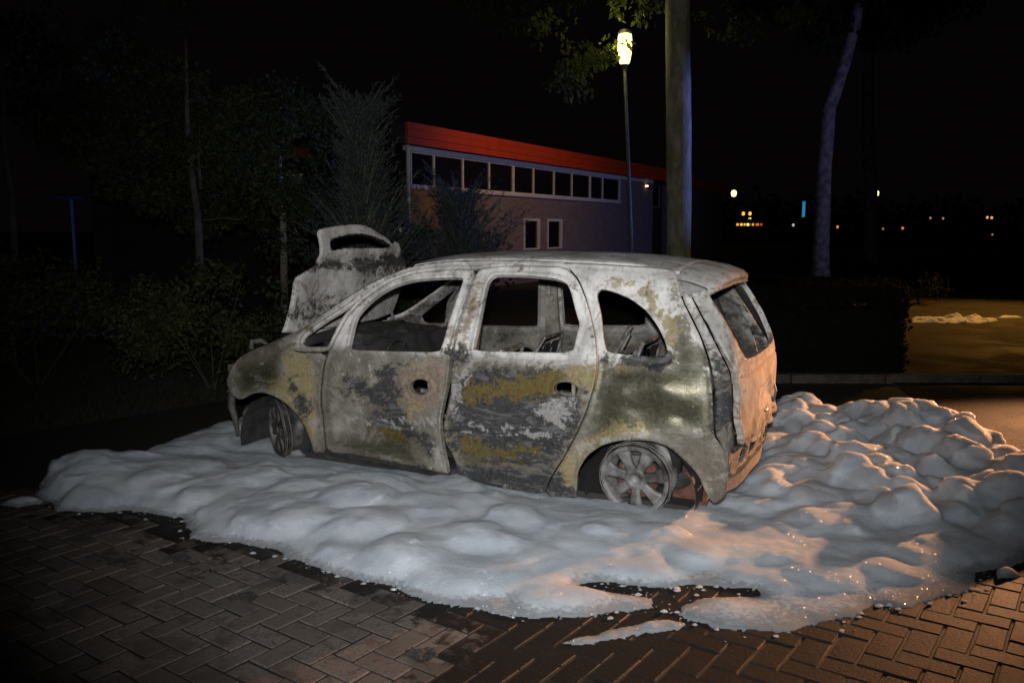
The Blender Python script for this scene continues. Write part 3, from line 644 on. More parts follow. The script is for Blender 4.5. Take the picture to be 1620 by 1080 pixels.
# front structure: crossbars, lamp wells, engine block
for w in (.42, .74):
    m = MB(); m.tube([L3(.20+.30*abs(v/.7)**2.5, v, w) for v in np.linspace(-.62, .62, 11)], .03, 6); cpart('front_crossbar', m, M_INNER, smooth=True)
for s in (1, -1):
    lump('lamp_well', (.30, s*.48 if s > 0 else -.70, .58), (.50, .70 if s > 0 else -.48, .80), M_INNER, car, 5+s, .03, 10, 7)
    m = MB(); m.tube([L3(.36, s*.70, .60), L3(.42, s*.77, .50), L3(.47, s*.79, .42), L3(.46, s*.76, .30)], [.022, .026, .02, .012], 6); cpart('bumper_bracket', m, M_INNER)
    m = MB(); m.lathe([(0, 0), (.075, 0), (.085, -.05), (.05, -.06), (.05, -.45)], 12, Matrix.Translation(L3(.86, s*.58, .93))); cpart('strut_tower', m, M_INNER)
lump('engine', (.42, -.42, .35), (.98, .40, .90), M_CHAR, car, 77, .08, 22, 5, soot=.3)
# rear end below the tailgate
lowrear = [(3.985, .66, .585), (3.97, .68, .45), (3.98, .60, .40), (4.0, .25, .41), (4.0, -.2, .40), (3.98, -.62, .42), (3.97, -.70, .50), (3.985, -.68, .585), (4.02, -.3, .565), (4.03, 0, .56), (4.02, .3, .565)]
hA = [(4, .50, .53), (4, .40, .54), (4, .36, .49), (4, .40, .44), (4, .50, .44), (4, .53, .48)]
hB = [(4, .28, .52), (4, .12, .53), (4, .08, .48), (4, .14, .44), (4, .26, .45)]
hC = [(4, -.15, .52), (4, -.35, .53), (4, -.40, .47), (4, -.2, .44)]
panel('rear_panel', 'tail', lowrear, [hA, hB, hC], parent=car, thick=.02, step=.018, off=-.03, disp=2.5, mat=M_INNER, inner=M_CHAR, ragged=.012)
m = MB()
bp = [L3(4.0-.10*abs(v/.7)**3, v, .36+.012*math.sin(v*9)) for v in np.linspace(-.68, .62, 13)]
for k in range(12):
    a, b = bp[k], bp[k+1]; V = [a+Vector((0, 0, -.035)), b+Vector((0, 0, -.035)), b+Vector((0, 0, .035)), a+Vector((0, 0, .035))]
    V += [p+Vector((.05, 0, 0)) for p in V]; m.add(V, [(0, 1, 2, 3), (7, 6, 5, 4), (3, 2, 6, 7), (1, 0, 4, 5), (0, 3, 7, 4), (2, 1, 5, 6)])
cpart('rear_crossbar', m, M_INNER, brown=.4)
m = MB(); m.tube([L3(4.03, -.42, .80), L3(4.05, -.42, .74), L3(4.035, -.44, .66)], .009, 6); m.build('latch', M_STEEL, tg)
m = MB(); m.tube([L3(4.045, .04, .70), L3(4.05, 0, .685), L3(4.045, -.06, .69)], .008, 6)
tc = m.build('latch', M_STEEL, tg)

# ------------------------------------------------------------ wheels: tyres burnt off, alloy rims left
def rim_mesh(nsp=7, missing=None):
    """axis along +y, outer face at y = +.0"""
    m = MB(); R = .205; n = 56
    prof = [(R, .0), (R+.002, -.012), (R-.014, -.022), (R-.018, -.05), (R-.045, -.075), (R-.045, -.14), (R-.014, -.165), (R, -.172), (R, -.18), (R-.02, -.18), (R-.055, -.14), (R-.055, -.075), (R-.03, -.045), (R-.028, -.006), (R-.022, .0), (R, .0)]
    V = []; F = []
    for r, y in prof:
        for k in range(n):
            t = 2*PI*k/n; w = 1+.012*math.sin(3*t+1); V.append((r*w*math.cos(t), y, r*w*math.sin(t)))
    for i in range(len(prof)-1):
        for k in range(n):
            if missing and i in (0, 1, 2, 3, 11, 12, 13, 14) and missing[0] <= 360*k/n <= missing[1]: continue
            F.append((i*n+k, i*n+(k+1) % n, (i+1)*n+(k+1) % n, (i+1)*n+k))
    m.add(V, F)
    # hub disc
    V = []; F = []; hp_ = [(.0, -.030), (.026, -.030), (.028, -.012), (.062, -.010), (.070, -.020), (.070, -.05), (0, -.05)]
    for r, y in hp_:
        for k in range(28): t = 2*PI*k/28; V.append((r*math.cos(t), y, r*math.sin(t)))
    for i in range(len(hp_)-1):
        for k in range(28): F.append((i*28+k, i*28+(k+1) % 28, (i+1)*28+(k+1) % 28, (i+1)*28+k))
    m.add(V, F)
    for s in range(nsp):
        t0 = 2*PI*(s+.25)/nsp; V = []; F = []; N = 7
        for i in range(N):
            q = i/(N-1); r = .055+(R-.02-.055)*q; hw = .030+.026*q*q-.004*math.sin(q*PI); y = -.012+.006*math.sin(q*PI)-.002*q
            hw += RNG.rand()*.003
            for (a, yy) in ((-1, y-.012), (-.55, y), (0, y-.007), (.55, y), (1, y-.012), (.8, y-.035), (-.8, y-.035)):
                x, z = r, a*hw; V.append((x*math.cos(t0)-z*math.sin(t0), yy, x*math.sin(t0)+z*math.cos(t0)))
        for i in range(N-1):
            for k in range(7): F.append((i*7+k, i*7+(k+1) % 7, (i+1)*7+(k+1) % 7, (i+1)*7+k))
        m.add(V, F)
    return m
def wheel(u, v, wz, steer, camber, missing=None, roll=0, mat=None):
    """wz: hub height over the ground"""
    w = rim_mesh(7, missing).build('wheel', mat or M_RIM, car, True)
    me = w.data
    w.location = (2.0-u, v, wz); w.rotation_euler = Euler((camber, roll, steer))
    if v < 0: w.rotation_euler = Euler((camber, roll, PI+steer))
    d = MB(); R90 = Matrix.Rotation(-PI/2, 4, 'X')
    d.lathe([(0, -.085), (.125, -.085), (.125, -.065), (.06, -.065), (.055, -.045), (0, -.045)], 28, R90)
    o = d.build('brake_disc', M_RUST, w, False)
    e = MB(); e.box((-.03, -.13, .05), (.09, -.055, .13)); e.build('brake_calliper', M_STEEL, w)
    # scorched wire bundle left of the tyre
    g = MB(); 
    for k in range(2):
        g.tube([((.213+RNG.rand()*.01)*math.cos(t), -.015-.035*k+RNG.rand()*.006, (.213+RNG.rand()*.008)*math.sin(t)) for t in np.linspace(0, 2*PI, 30)], .0022, 4)
    g.build('tyre_wire', M_WIRE, w)
    return w
wheel(3.44, .80, .205, math.radians(-3), math.radians(-5), (252, 285), 0)
wheel(.80, .745, .200, math.radians(-36), math.radians(-4), None, .4, simple('dark_scorched_alloy', (.02, .02, .02), (.12, .115, .11), 9, .6, .2, bump=.5, bdist=.004))
wheel(3.44, -.80, .205, 0, 0); wheel(.83, -.73, .215, math.radians(-38), 0)
for u_, h_ in ((3.44, .6), (.84, .5)):
    m = MB(); m.tube([L3(u_, -h_, .37), L3(u_, h_, .37)], .04, 8); cpart('axle', m, M_CHAR)
# ------------------------------------------------------------ ground, parking place, road
def quad(name, pts, z, mat, kind='structure', thick=None):
    me = bpy.data.meshes.new(name); me.from_pydata([(x, y, z) for x, y in pts], [], [tuple(range(len(pts)))]); me.update()
    return tag(link(name, me, mat), kind=kind)
q = NM('soil'); n1 = q.noise(3, 6); n2 = q.noise(25, 6)
q.color(q.mix(q.ramp(n1, .4, .6), q.mix(n2, (.035, .024, .015), (.06, .045, .028)), (.03, .035, .015))); q.rough(.95); q.bump(n2, .8, .03); M_SOIL = q.m
q = NM('asphalt'); v = q.vor(120); vc = q.n.new('ShaderNodeSeparateColor'); q.lk(q.vor(230, out='Color'), vc.inputs[0]); gr_ = vc.outputs[0]; n1 = q.noise(1.1, 5, dist=.4); n2 = q.noise(60, 4)
q.color(q.mix(q.ramp(n1, .42, .62), q.mix(q.ramp(gr_, .84, .90), (.010, .009, .0085), (.16, .14, .12)), q.mix(n2, (.010, .009, .008), (.026, .023, .020))))
q.rough(q.ramp(n1, .42, .62, .9, .62)); q.b.inputs['Specular IOR Level'].default_value = .05; q.bump(q.math('ADD', v, q.math('MULTIPLY', n2, .6)), .35, .002); M_ASPH = q.m
quad('ground', [(-400, -60), (400, -60), (400, 600), (-400, 600)], -.06, M_SOIL)
quad('road', [(3.0, -8), (60, -8), (60, 60), (4.2, 60), (4.2, 9.9), (3.6, 6.0), (3.3, 4.9), (3.1, 3.9), (3.0, 1.5)], .006, M_ASPH)
q = NM('wet_bedding_sand'); q.color(q.mix(q.noise(30), (.008, .007, .006), (.02, .017, .014))); q.rough(.7); q.bump(q.noise(80), .6, .006); M_BED = q.m
base = quad('parking_area', [(-4.6, -1.5), (3.1, -1.5), (3.2, 4.6), (3.6, 6.0), (4.2, 9.9), (-1.2, 9.9), (-4.6, 6.0)], -.0055, M_BED)

FOAM = [(-2.90,5.12),(-3.06,5.40),(-2.98,5.62),(-2.75,5.68),(-2.68,6.1),(-2.62,6.5),(-2.45,6.9),(-2.2,7.25),(-1.6,7.9),(-.5,8.5),(.8,8.6),(1.9,8.1),(2.45,7.75),(2.75,7.3),(2.85,6.95),(3.1,7.0),(3.35,6.8),(3.42,6.4),(3.38,6.05),(3.42,5.7),(3.38,5.3),(3.5,4.95),(3.3,4.6),(2.95,4.32),(2.56,4.06),(2.38,3.92),(2.22,3.88),(2.13,3.74),(1.9,3.63),(1.73,3.52),(1.58,3.54),(1.43,3.40),(1.13,3.29),(.83,3.31),(.72,3.43),(.74,3.52),(.86,3.60),(1.10,3.64),(1.12,3.72),(.72,3.75),(.38,3.78),(.30,3.74),(.52,3.66),(.64,3.60),(.60,3.52),(.38,3.46),(.05,3.43),(-.08,3.49),(-.31,3.58),(-.55,3.75),(-.74,3.82),(-.88,3.9),(-1.02,4.02),(-1.21,4.23),(-1.46,4.32),(-1.71,4.36),(-1.88,4.67),(-2.24,4.80),(-2.63,4.83)]
def sdist(P, poly):
    d = segdist(P, poly); return np.where(inpoly(P, poly), d, -d)

# herringbone clinker pavers
ANG = math.radians(-36); bl, bw, jt = .211, .1025, .008
q = NM('paver'); inf = q.n.new('ShaderNodeObjectInfo'); rnd = inf.outputs['Random']; g = q.geo()
n1 = q.noise(70, 6, .7, g); n2 = q.noise(2.3, 5, .6, g); n3 = q.noise(9, 6, .65, g, .5); n4 = q.noise(1.25, 4, .5, g)
c = q.mix(rnd, (.10, .086, .076), (.15, .13, .118)); c = q.mix(q.ramp(n1, .35, .7), c, (.085, .07, .062))
c = q.mix(q.ramp(n3, .54, .64, 0, .6), c, (.055, .045, .04)); c = q.mix(q.ramp(n3, .36, .28, 0, .45), c, (.23, .20, .18))
c = q.mix(q.ramp(n2, .53, .60, 0, .55), c, (.045, .038, .032)); c = q.mix(q.ramp(q.noise(22, 6, .7, g), .58, .66, 0, .5), c, (.04, .033, .03)); c = q.mix(q.ramp(n4, .55, .66, 0, .5), c, (.05, .04, .035))
wt_ = q.n.new('ShaderNodeSeparateColor'); q.lk(inf.outputs['Color'], wt_.inputs[0])
ww = q.ramp(q.math('ADD', wt_.outputs[0], q.math('MULTIPLY', q.math('SUBTRACT', q.noise(9, 5, .65, g, .6), .5), 1.1)), .35, .62)
cw = q.mix(q.ramp(n1, .35, .7), (.015, .012, .010), (.007, .006, .0055)); cw = q.mix(q.ramp(n3, .62, .72, 0, .4), cw, (.045, .04, .037))
q.color(q.mix(ww, c, cw)); q.rough(q.math('SUBTRACT', .9, q.math('MULTIPLY', ww, .38))); q.b.inputs['Specular IOR Level'].default_value = .14; q.bump(n1, .8, .004); M_PAVER = q.m
def paver_mesh(k):
    a, b, e, h = bl/2, bw/2, .003, .05; r = random.Random(k); V = []
    for z, i in ((-h, 0), (-.006, 0), (0, e)):
        for x, y in ((-a, -b), (a, -b), (a, b), (-a, b)):
            V.append((x-math.copysign(i*(1+r.random()*.7), x) if i else x, y-math.copysign(i*(1+r.random()*.7), y) if i else y, z+(r.random()-.5)*.0015))
    F = [(0, 1, 5, 4), (1, 2, 6, 5), (2, 3, 7, 6), (3, 0, 4, 7), (4, 5, 9, 8), (5, 6, 10, 9), (6, 7, 11, 10), (7, 4, 8, 11), (8, 9, 10, 11)]
    return V, F
PM = [paver_mesh(k) for k in range(6)]
pme = []
for V, F in PM:
    me = bpy.data.meshes.new('paver'); me.from_pydata(V, [], F); me.materials.append(M_PAVER); me.update(); pme.append(me)
cells = []
U = bw+jt
ca, sa = math.cos(ANG), math.sin(ANG)
for i in range(-70, 70):
    for j in range(-70, 70):
        # 2x1 herringbone on a unit grid
        k = (i-j) % 4
        if k == 0: cx, cy, r = (i+1)*U, (j+.5)*U, 0
        elif k == 3: cx, cy, r = (i+.5)*U, (j+1)*U, 1
        else: continue
        # cells: horizontal covers (i,j),(i+1,j); upright covers (i,j),(i,j+1)
        x, y = cx*ca-cy*sa-.6, cx*sa+cy*ca+4.0
        cells.append((x, y, ANG+r*PI/2))
cells = np.array(cells)
area = [(-4.5, .4), (3.05, .4), (3.08, 2.95), (3.3, 4.6), (3.35, 5.2), (-4.5, 5.2)]
cells = cells[inpoly(cells[:, :2], area)]
sd = sdist(cells[:, :2], FOAM); cells = cells[sd < .3]
# wet and sooty where the foam water has run
WET = [(-.30, 2.0), (-.28, 2.95), (-.12, 3.25), (-.35, 3.50), (-.6, 3.72), (-.9, 3.86), (-1.2, 4.16), (-1.8, 4.3), (-2.0, 4.6), (-2.7, 4.80), (-2.5, 5.6), (4, 5.6), (4, 2), (1, 1.0)]
def wetness(x, y):
    return min(1, max(0, .5+(sdist(np.array([[x, y]]), WET)[0]+.05)/.55))
def vis(x, y):
    if y < 2.8: return 1e6+(2.8-y)
    sx = x/y*FPX
    return (y if abs(sx) < 860 else 1e5+abs(sx))
order = sorted(range(len(cells)), key=lambda i: vis(*cells[i, :2]))
rest = MB(); restw = MB()
for rank, i in enumerate(order):
    x, y, r = cells[i]; k = random.randrange(6); w = wetness(x, y)
    z = -.001+(random.random()-.5)*.0045
    E = Euler(((random.random()-.5)*.022, (random.random()-.5)*.022, r+(random.random()-.5)*.018))
    if rank < 300:
        o = bpy.data.objects.new('paver', pme[k]); COL.objects.link(o); o.color = (w, w, w, 1); o.location = (x, y, z); o.rotation_euler = E; o.parent = base
    else:
        M = Matrix.Translation((x, y, z))@E.to_matrix().to_4x4(); (restw if w > .5 else rest).add([M@Vector(v) for v in PM[k][0]], PM[k][1])
for b, w in ((rest, 0.), (restw, 1.)):
    if b.v: o = tag(b.build('pavers', M_PAVER, base), kind='stuff'); o.color = (w, w, w, 1)
# soot spots and rubble crumbs on the pavers
m = MB()
for (x, y, r) in ((-1.47, 3.96, .13), (-1.66, 4.08, .05), (-2.02, 4.12, .08), (-1.92, 4.03, .06), (-2.38, 4.56, .09), (-2.53, 4.63, .06), (-1.2, 3.62, .05), (-.35, 3.12, .05)):
    for k in range(26):
        a = random.random()*2*PI; d = r*random.random()**.6; s = .008+random.random()*.018*(1-d/r*.5)
        px, py = x+math.cos(a)*d*1.3, y+math.sin(a)*d; n = 7; V = [(px, py, .006+random.random()*.004)]
        for i in range(n): t = 2*PI*i/n; rr = s*(.7+random.random()*.6); V.append((px+math.cos(t)*rr, py+math.sin(t)*rr, .001))
        m.add(V, [(0, 1+i, 1+(i+1) % n) for i in range(n)])
tag(m.build('soot_crumbs', M_SOOT), 'black crumbs of burnt rubber and soot scattered on the dry pavers', 'debris', kind='stuff')

# ------------------------------------------------------------ fire-fighting foam
def foam_mat():
    q = NM('foam'); g = q.geo(); n = q.noise(4.5, 5, .6, g); f = q.noise(45, 4, .6, g); d = q.noise(2.2, 4, .6, g, .4)
    c = q.mix(q.ramp(n, .35, .7), (.35, .395, .45), (.46, .50, .55)); c = q.mix(q.ramp(d, .58, .74, 0, .30), c, (.40, .40, .39))
    thin = q.attr('thin'); c = q.mix(q.math('MULTIPLY', q.ramp(q.math('ADD', thin, q.math('MULTIPLY', q.math('SUBTRACT', f, .5), .9)), .45, .85), .72), c, (.16, .165, .17))
    # single large bubbles glint
    vo = q.n.new('ShaderNodeTexVoronoi'); q.lk(g, vo.inputs['Vector']); vo.inputs['Scale'].default_value = 115
    sel = q.n.new('ShaderNodeSeparateColor'); q.lk(vo.outputs['Color'], sel.inputs[0])
    dot = q.math('MULTIPLY', q.math('LESS_THAN', vo.outputs['Distance'], .30), q.math('GREATER_THAN', sel.outputs[0], .45))
    q.color(c); q.rough(.85); q.b.inputs['Specular IOR Level'].default_value = .15; q.lk(dot, q.b.inputs['Coat Weight']); q.b.inputs['Coat Roughness'].default_value = .34; q.b.inputs['Coat IOR'].default_value = 1.6
    q.b.inputs['Subsurface Weight'].default_value = .9; q.b.inputs['Subsurface Radius'].default_value = (.11, .10, .09); q.b.inputs['Subsurface Scale'].default_value = 1.
    q.bump(q.math('ADD', q.math('MULTIPLY', f, .9), q.math('ADD', q.math('MULTIPLY', q.noise(150, 4, .75, g), 1.0), q.math('MULTIPLY', q.noise(16, 6, .68, g), .8))), .55, .010)
    # each bubble film lies at its own tilt, leaned toward the camera to force the glints
    bn = q.b.inputs['Normal'].links[0].from_socket; vm = q.n.new('ShaderNodeVectorMath'); vm.operation = 'SUBTRACT'; q.lk(vo.outputs['Color'], vm.inputs[0]); vm.inputs[1].default_value = (.5, 1.15, .2)
    vn = q.n.new('ShaderNodeVectorMath'); vn.operation = 'NORMALIZE'; q.lk(vm.outputs[0], vn.inputs[0])
    mx = q.n.new('ShaderNodeMix'); mx.data_type = 'VECTOR'; q.lk(dot, mx.inputs[0]); q.lk(bn, mx.inputs[4]); q.lk(vn.outputs[0], mx.inputs[5]); q.lk(mx.outputs[1], q.b.inputs['Coat Normal'])
    return q.m
M_FOAM = foam_mat()
def heap(name, poly, step, hfun, bumps, parent=None, wob=.05, edge=.10, pw=.5):
    poly_a = np.array(poly); lo = poly_a.min(0)-.12; hi = poly_a.max(0)+.12
    xs = np.arange(lo[0], hi[0], step); ys = np.arange(lo[1], hi[1], step); X, Y = np.meshgrid(xs, ys)
    P = np.stack([X.ravel(), Y.ravel()], 1); sd = sdist(P, poly)
    P3 = np.concatenate([P, np.zeros((len(P), 1))], 1)
    sd = sd+fbm(P3*4.5, 3)*wob*2+fbm(P3*17, 2)*wob*.5
    H = hfun(P[:, 0], P[:, 1]); e = np.clip(sd/edge, 0, 1); prof = np.clip(1-(1-e)**2, 0, 1)**pw
    Z = H*prof; Z = Z.reshape(X.shape); base_ = Z.copy()
    # billows: overlapping rounded puffs
    for (bx, by, r, lift) in bumps:
        i0, i1 = np.searchsorted(xs, [bx-r, bx+r]); j0, j1 = np.searchsorted(ys, [by-r, by+r])
        if i1 <= i0 or j1 <= j0: continue
        dx = X[j0:j1, i0:i1]-bx; dy = Y[j0:j1, i0:i1]-by; d2 = r*r-dx*dx-dy*dy
        ci = min(max(np.searchsorted(xs, bx), 0), len(xs)-1); cj = min(max(np.searchsorted(ys, by), 0), len(ys)-1)
        cap = (np.sqrt(np.maximum(d2, 0))-r*.35)*lift*min(1., base_[cj, ci]/.06)+base_[cj, ci]*.93
        cur = Z[j0:j1, i0:i1]; k = .02; h = np.clip(.5+.5*(cap-cur)/k, 0, 1); new = cur+(cap-cur)*h+k*h*(1-h)
        ok = (d2 > 0) & (base_[j0:j1, i0:i1] > .0)
        w = np.clip(prof.reshape(X.shape)[j0:j1, i0:i1]*1.6, 0, 1)
        Z[j0:j1, i0:i1] = np.where(ok, cur+(np.maximum(new, cur)-cur)*w, cur)
    for _ in range(5):
        Zp = np.pad(Z, 1, mode='edge'); Z = (Z*4+Zp[1:-1, :-2]+Zp[1:-1, 2:]+Zp[:-2, 1:-1]+Zp[2:, 1:-1])/8
    Pw = P3+np.stack([fbm(P3*3+50, 3), fbm(P3*3+60, 3), P3[:, 2]], 1)*.18; bil = 0
    for fq, am in ((3.7, .050), (8.3, .032), (17., .011), (34., .005)):
        c_, s_ = math.cos(fq), math.sin(fq); R_ = np.stack([Pw[:, 0]*c_-Pw[:, 1]*s_, Pw[:, 0]*s_+Pw[:, 1]*c_, Pw[:, 2]+fq*3.1], 1)
        bil = bil+am*(np.abs(vnoise(R_*fq)-.5)*2-.35)
    rgt = 1/(1+np.exp(-(P[:, 0]-2.3)/.3)); bil = bil*(.50+.8*rgt)*(.55+.45*np.clip((P[:, 1]-3.6)/1.4, 0, 1))
    z = Z.ravel()+np.clip(prof, 0, 1)*np.clip(Z.ravel()/.07, .1, 1.)*bil+np.clip(prof, 0, 1)*(fbm(P3*5, 3)*.020+fbm(P3*30+4, 3)*.006)
    zq = z.reshape(X.shape); zp = np.pad(zq, 1, mode='edge'); z = ((zq*4+zp[1:-1, :-2]+zp[1:-1, 2:]+zp[:-2, 1:-1]+zp[2:, 1:-1])/8).ravel()
    live = sd > -.01
    zz = np.where(live & (z > .0012), z, -.010)
    nx = len(xs); idx = np.arange(len(P)).reshape(X.shape)
    a = idx[:-1, :-1].ravel(); b = idx[:-1, 1:].ravel(); c = idx[1:, 1:].ravel(); d = idx[1:, :-1].ravel()
    F = np.stack([a, b, c, d], 1); keep = (zz[F] > -.005).any(1); F = F[keep]
    used = np.unique(F); remap = -np.ones(len(P), int); remap[used] = np.arange(len(used))
    V = np.concatenate([P, zz[:, None]], 1)[used]
    # overhanging puffs: push outward a little by noise
    V[:, :2] += np.stack([fbm(V*9+5, 3), fbm(V*9+15, 3)], 1)*.03
    amp = np.clip(V[:, 2:3]/.08, 0, 1.6); Vq = V*np.array([1, 1, 2.5])
    V[:, :2] += np.stack([fbm(Vq*4.5+25, 3), fbm(Vq*4.5+35, 3)], 1)*.09*amp
    me = bpy.data.meshes.new(name); me.from_pydata(V.tolist(), [], remap[F].tolist()); me.update()
    th = np.clip(1-zz[used]/.05, 0, 1).astype(np.float32)
    at_ = me.attributes.new('thin', 'FLOAT', 'POINT'); at_.data.foreach_set('value', th)
    return link(name, me, M_FOAM, parent, True)
def fh(x, y):
    h = .048+.048*np.clip((y-3.7)/1.3, 0, 1)
    h = h+.10*np.exp(-(((x+2.75)/.35)**2+((y-5.35)/.4)**2))            # lobe at far left
    h = h+.05*np.exp(-(((x+.9)/.9)**2+((y-4.9)/.6)**2))
    right = 1/(1+np.exp(-(x-2.35)/.22)); h = h-.02*right+.17*np.exp(-((x-3.12)/.32)**2)*(1/(1+np.exp(-(y-4.75)/.2)))*(.75+.4*np.sin(y*4.3+.6))
    h = h+.06*np.exp(-(((x-3.05)/.3)**2+((y-6.5)/.3)**2))
    near = np.clip((4.1-y)/.6, 0, 1)*(x > -.2); h = h*(1-.45*near)
    # trodden thin along the car's flank and round its wheels
    fl = segdist(np.stack([x, y], 1), [(-2.2, 6.0), (.75, 4.72), (1.35, 4.5)], closed=False); h = h*(.30+.70*np.clip((fl-.02)/.45, 0, 1))
    wh = np.minimum(np.hypot(x-.72, y-4.75), np.hypot(x+1.66, y-5.85)); h = h*(.15+.85*np.clip((wh-.12)/.25, 0, 1))
    un = inpoly(np.stack([x, y], 1), [(-2.2, 6.1), (1.3, 4.55), (1.9, 5.95), (-1.6, 7.6)]); h = np.where(un, h*.45, h)
    # worn hollow round the car's nose and along the near flank
    P3 = np.stack([x*1.3, y*1.3, x*0], 1); h = h*(1+.8*fbm(P3, 3))
    return np.maximum(h, .02)
B = []
for _ in range(520):
    x, y = RNG.uniform(-3.1, 4.2), RNG.uniform(3.3, 8.4); r = RNG.uniform(.08, .24); B.append((x, y, r, RNG.uniform(.24, .46)))
for _ in range(420):
    x = 3.6-1.5*RNG.rand()**1.5; y = RNG.uniform(4.3, 7.5); r = .05+.16*RNG.rand()**1.6; B.append((x, y, r, RNG.uniform(1.1, 1.7)))
for (bx, by, r, lf) in B[-420:]:
    for _ in range(4): a = RNG.rand()*2*PI; B.append((bx+math.cos(a)*r*.7, by+math.sin(a)*r*.7, r*RNG.uniform(.25, .45), lf))
for _ in range(160):
    x = RNG.uniform(1.2, 2.6); y = RNG.uniform(4.3, 6.5); r = RNG.uniform(.05, .14); B.append((x, y, r, RNG.uniform(.5, .8)))
for _ in range(300):
    x, y = RNG.uniform(-3.1, 4.2), RNG.uniform(3.3, 8.4); r = RNG.uniform(.035, .08); B.append((x, y, r, RNG.uniform(.25, .4)))
fo = heap('foam', FOAM, .0145, fh, B, edge=.40, pw=.72)
tag(fo, 'wide bank of white fire-fighting foam spread around the burnt car', 'foam', kind='stuff')
# thin strips and flecks left on the wet ground
def fleck(poly, lab, h=.02, grp=None):
    o = heap('foam_patch', poly, .012, lambda x, y: np.full(len(x), h), [(RNG.uniform(min(p[0] for p in poly), max(p[0] for p in poly)), RNG.uniform(min(p[1] for p in poly), max(p[1] for p in poly)), RNG.uniform(1, 3)*h, .8) for _ in range(30)], wob=.03, edge=.08); tag(o, lab, 'foam', group=grp); return o
fleck([(.20, 3.20), (.40, 3.30), (.66, 3.42), (.72, 3.36), (.50, 3.26), (.30, 3.20)], 'thin smear of foam residue on the dark wet pavers in front of the foam bank', .010)
fleck([(-3.05, 4.90), (-3.0, 5.0), (-2.9, 5.02), (-2.84, 4.95), (-2.92, 4.88)], 'small lone foam lump at the left tip of the foam bank', .03)
fleck([(2.29, 3.84), (2.32, 3.92), (2.40, 3.92), (2.41, 3.84)], 'small lone foam lump on the asphalt at the right front of the bank', .03)
fleck([(7.05, 14.9), (7.3, 15.5), (7.9, 15.6), (8.5, 15.55), (8.75, 15.25), (8.2, 14.85), (7.6, 14.75)], 'large stray foam patch lying on the lit road beyond the hedge', .055)
fleck([(8.95, 15.7), (9.2, 15.95), (9.5, 15.8), (9.2, 15.65)], 'small stray foam patch on the lit road right of the large one', .03)

# small suds flung off the bank on to the pavers
FP = resample([np.array(p) for p in FOAM], .02); FP = FP[(FP[:, 1] < 5.2)]
m = MB(); rr_ = np.random.RandomState(5)
for _ in range(520):
    p = FP[rr_.randint(len(FP))]+rr_.randn(2)*.045; r = .003+.012*rr_.rand()**3
    if sdist(np.array([p]), FOAM)[0] > .01: continue
    n = 7; V = [(p[0], p[1], .001+r*.7)]; 
    for k, (q, z) in enumerate(((.7, .5), (1., 0.))):
        for i in range(n): t = 2*PI*i/n; w = r*q*(.8+.4*rr_.rand()); V.append((p[0]+math.cos(t)*w*1.3, p[1]+math.sin(t)*w, .001+r*z*.7))
    F = [(0, 1+i, 1+(i+1) % n) for i in range(n)]+[(1+i, 1+n+i, 1+n+(i+1) % n, 1+(i+1) % n) for i in range(n)]
    m.add(V, F)
sd_ = m.build('foam_suds', M_FOAM, None, True); at_ = sd_.data.attributes.new('thin', 'FLOAT', 'POINT'); at_.data.foreach_set('value', np.full(len(sd_.data.vertices), .3, np.float32))
tag(sd_, 'tiny specks of foam scattered along the near edge of the foam bank', 'foam', kind='stuff')
# ------------------------------------------------------------ vegetation
def leafmat(name, c1, c2, tr=.25, rough=.55):
    q = NM(name); g = q.geo(); inf = q.n.new('ShaderNodeNewGeometry').outputs['Random Per Island']
    q.color(q.mix(inf, c1, c2)); q.rough(rough); q.b.inputs['Specular IOR Level'].default_value = .12
    t = q.n.new('ShaderNodeBsdfTranslucent'); q.lk(q.mix(inf, c1, c2), t.inputs[0]); x = q.n.new('ShaderNodeMixShader'); x.inputs[0].default_value = tr
    q.lk(q.b.outputs[0], x.inputs[1]); q.lk(t.outputs[0], x.inputs[2]); q.lk(x.outputs[0], q.out.inputs[0]); return q.m
M_LEAF = leafmat('leaf_green', (.016, .024, .009), (.050, .056, .022))
M_LEAFLAMP = leafmat('leaf_lamplit', (.06, .09, .015), (.13, .15, .03), .4)  # leaves by the lantern, its yellow-green light put into their colour
M_LEAFD = leafmat('leaf_dark', (.007, .012, .005), (.018, .022, .010), .2, .95)
M_HEDGE = leafmat('hedge_leaf', (.0015, .0025, .0015), (.005, .006, .003), .1, .95)
M_NEEDLE = leafmat('needle_grey', (.03, .038, .036), (.065, .08, .078), .15)
M_BROWNL = leafmat('leaf_brown', (.11, .06, .03), (.16, .10, .045), .2)
q = NM('bark'); n1 = q.noise(5, 7, .7, q.mp(q.co, (1, 1, .35))); n2 = q.noise(26, 6, .7, q.mp(q.co, (1, 1, .4))); n3 = q.noise(1.7, 4, .6)
c = q.mix(q.ramp(n1, .36, .64), (.085, .08, .052), (.21, .20, .145)); c = q.mix(q.ramp(n3, .5, .62, 0, .6), c, (.10, .11, .05)); c = q.mix(q.ramp(n2, .56, .66, 0, .6), c, (.035, .03, .022))
q.color(c); q.rough(.92); q.bump(q.math('ADD', n1, n2), .9, .03); M_BARK = q.m
M_STEM = simple('dark_stem', (.02, .017, .012), (.04, .034, .024), 9, .9)
M_BARKD = simple('dim_bark', (.035, .03, .024), (.07, .062, .05), 7, .9, bump=.7, bdist=.02)
M_BARKP = simple('pale_bark', (.05, .046, .04), (.15, .135, .12), 4, .9, bump=.7, bdist=.02)
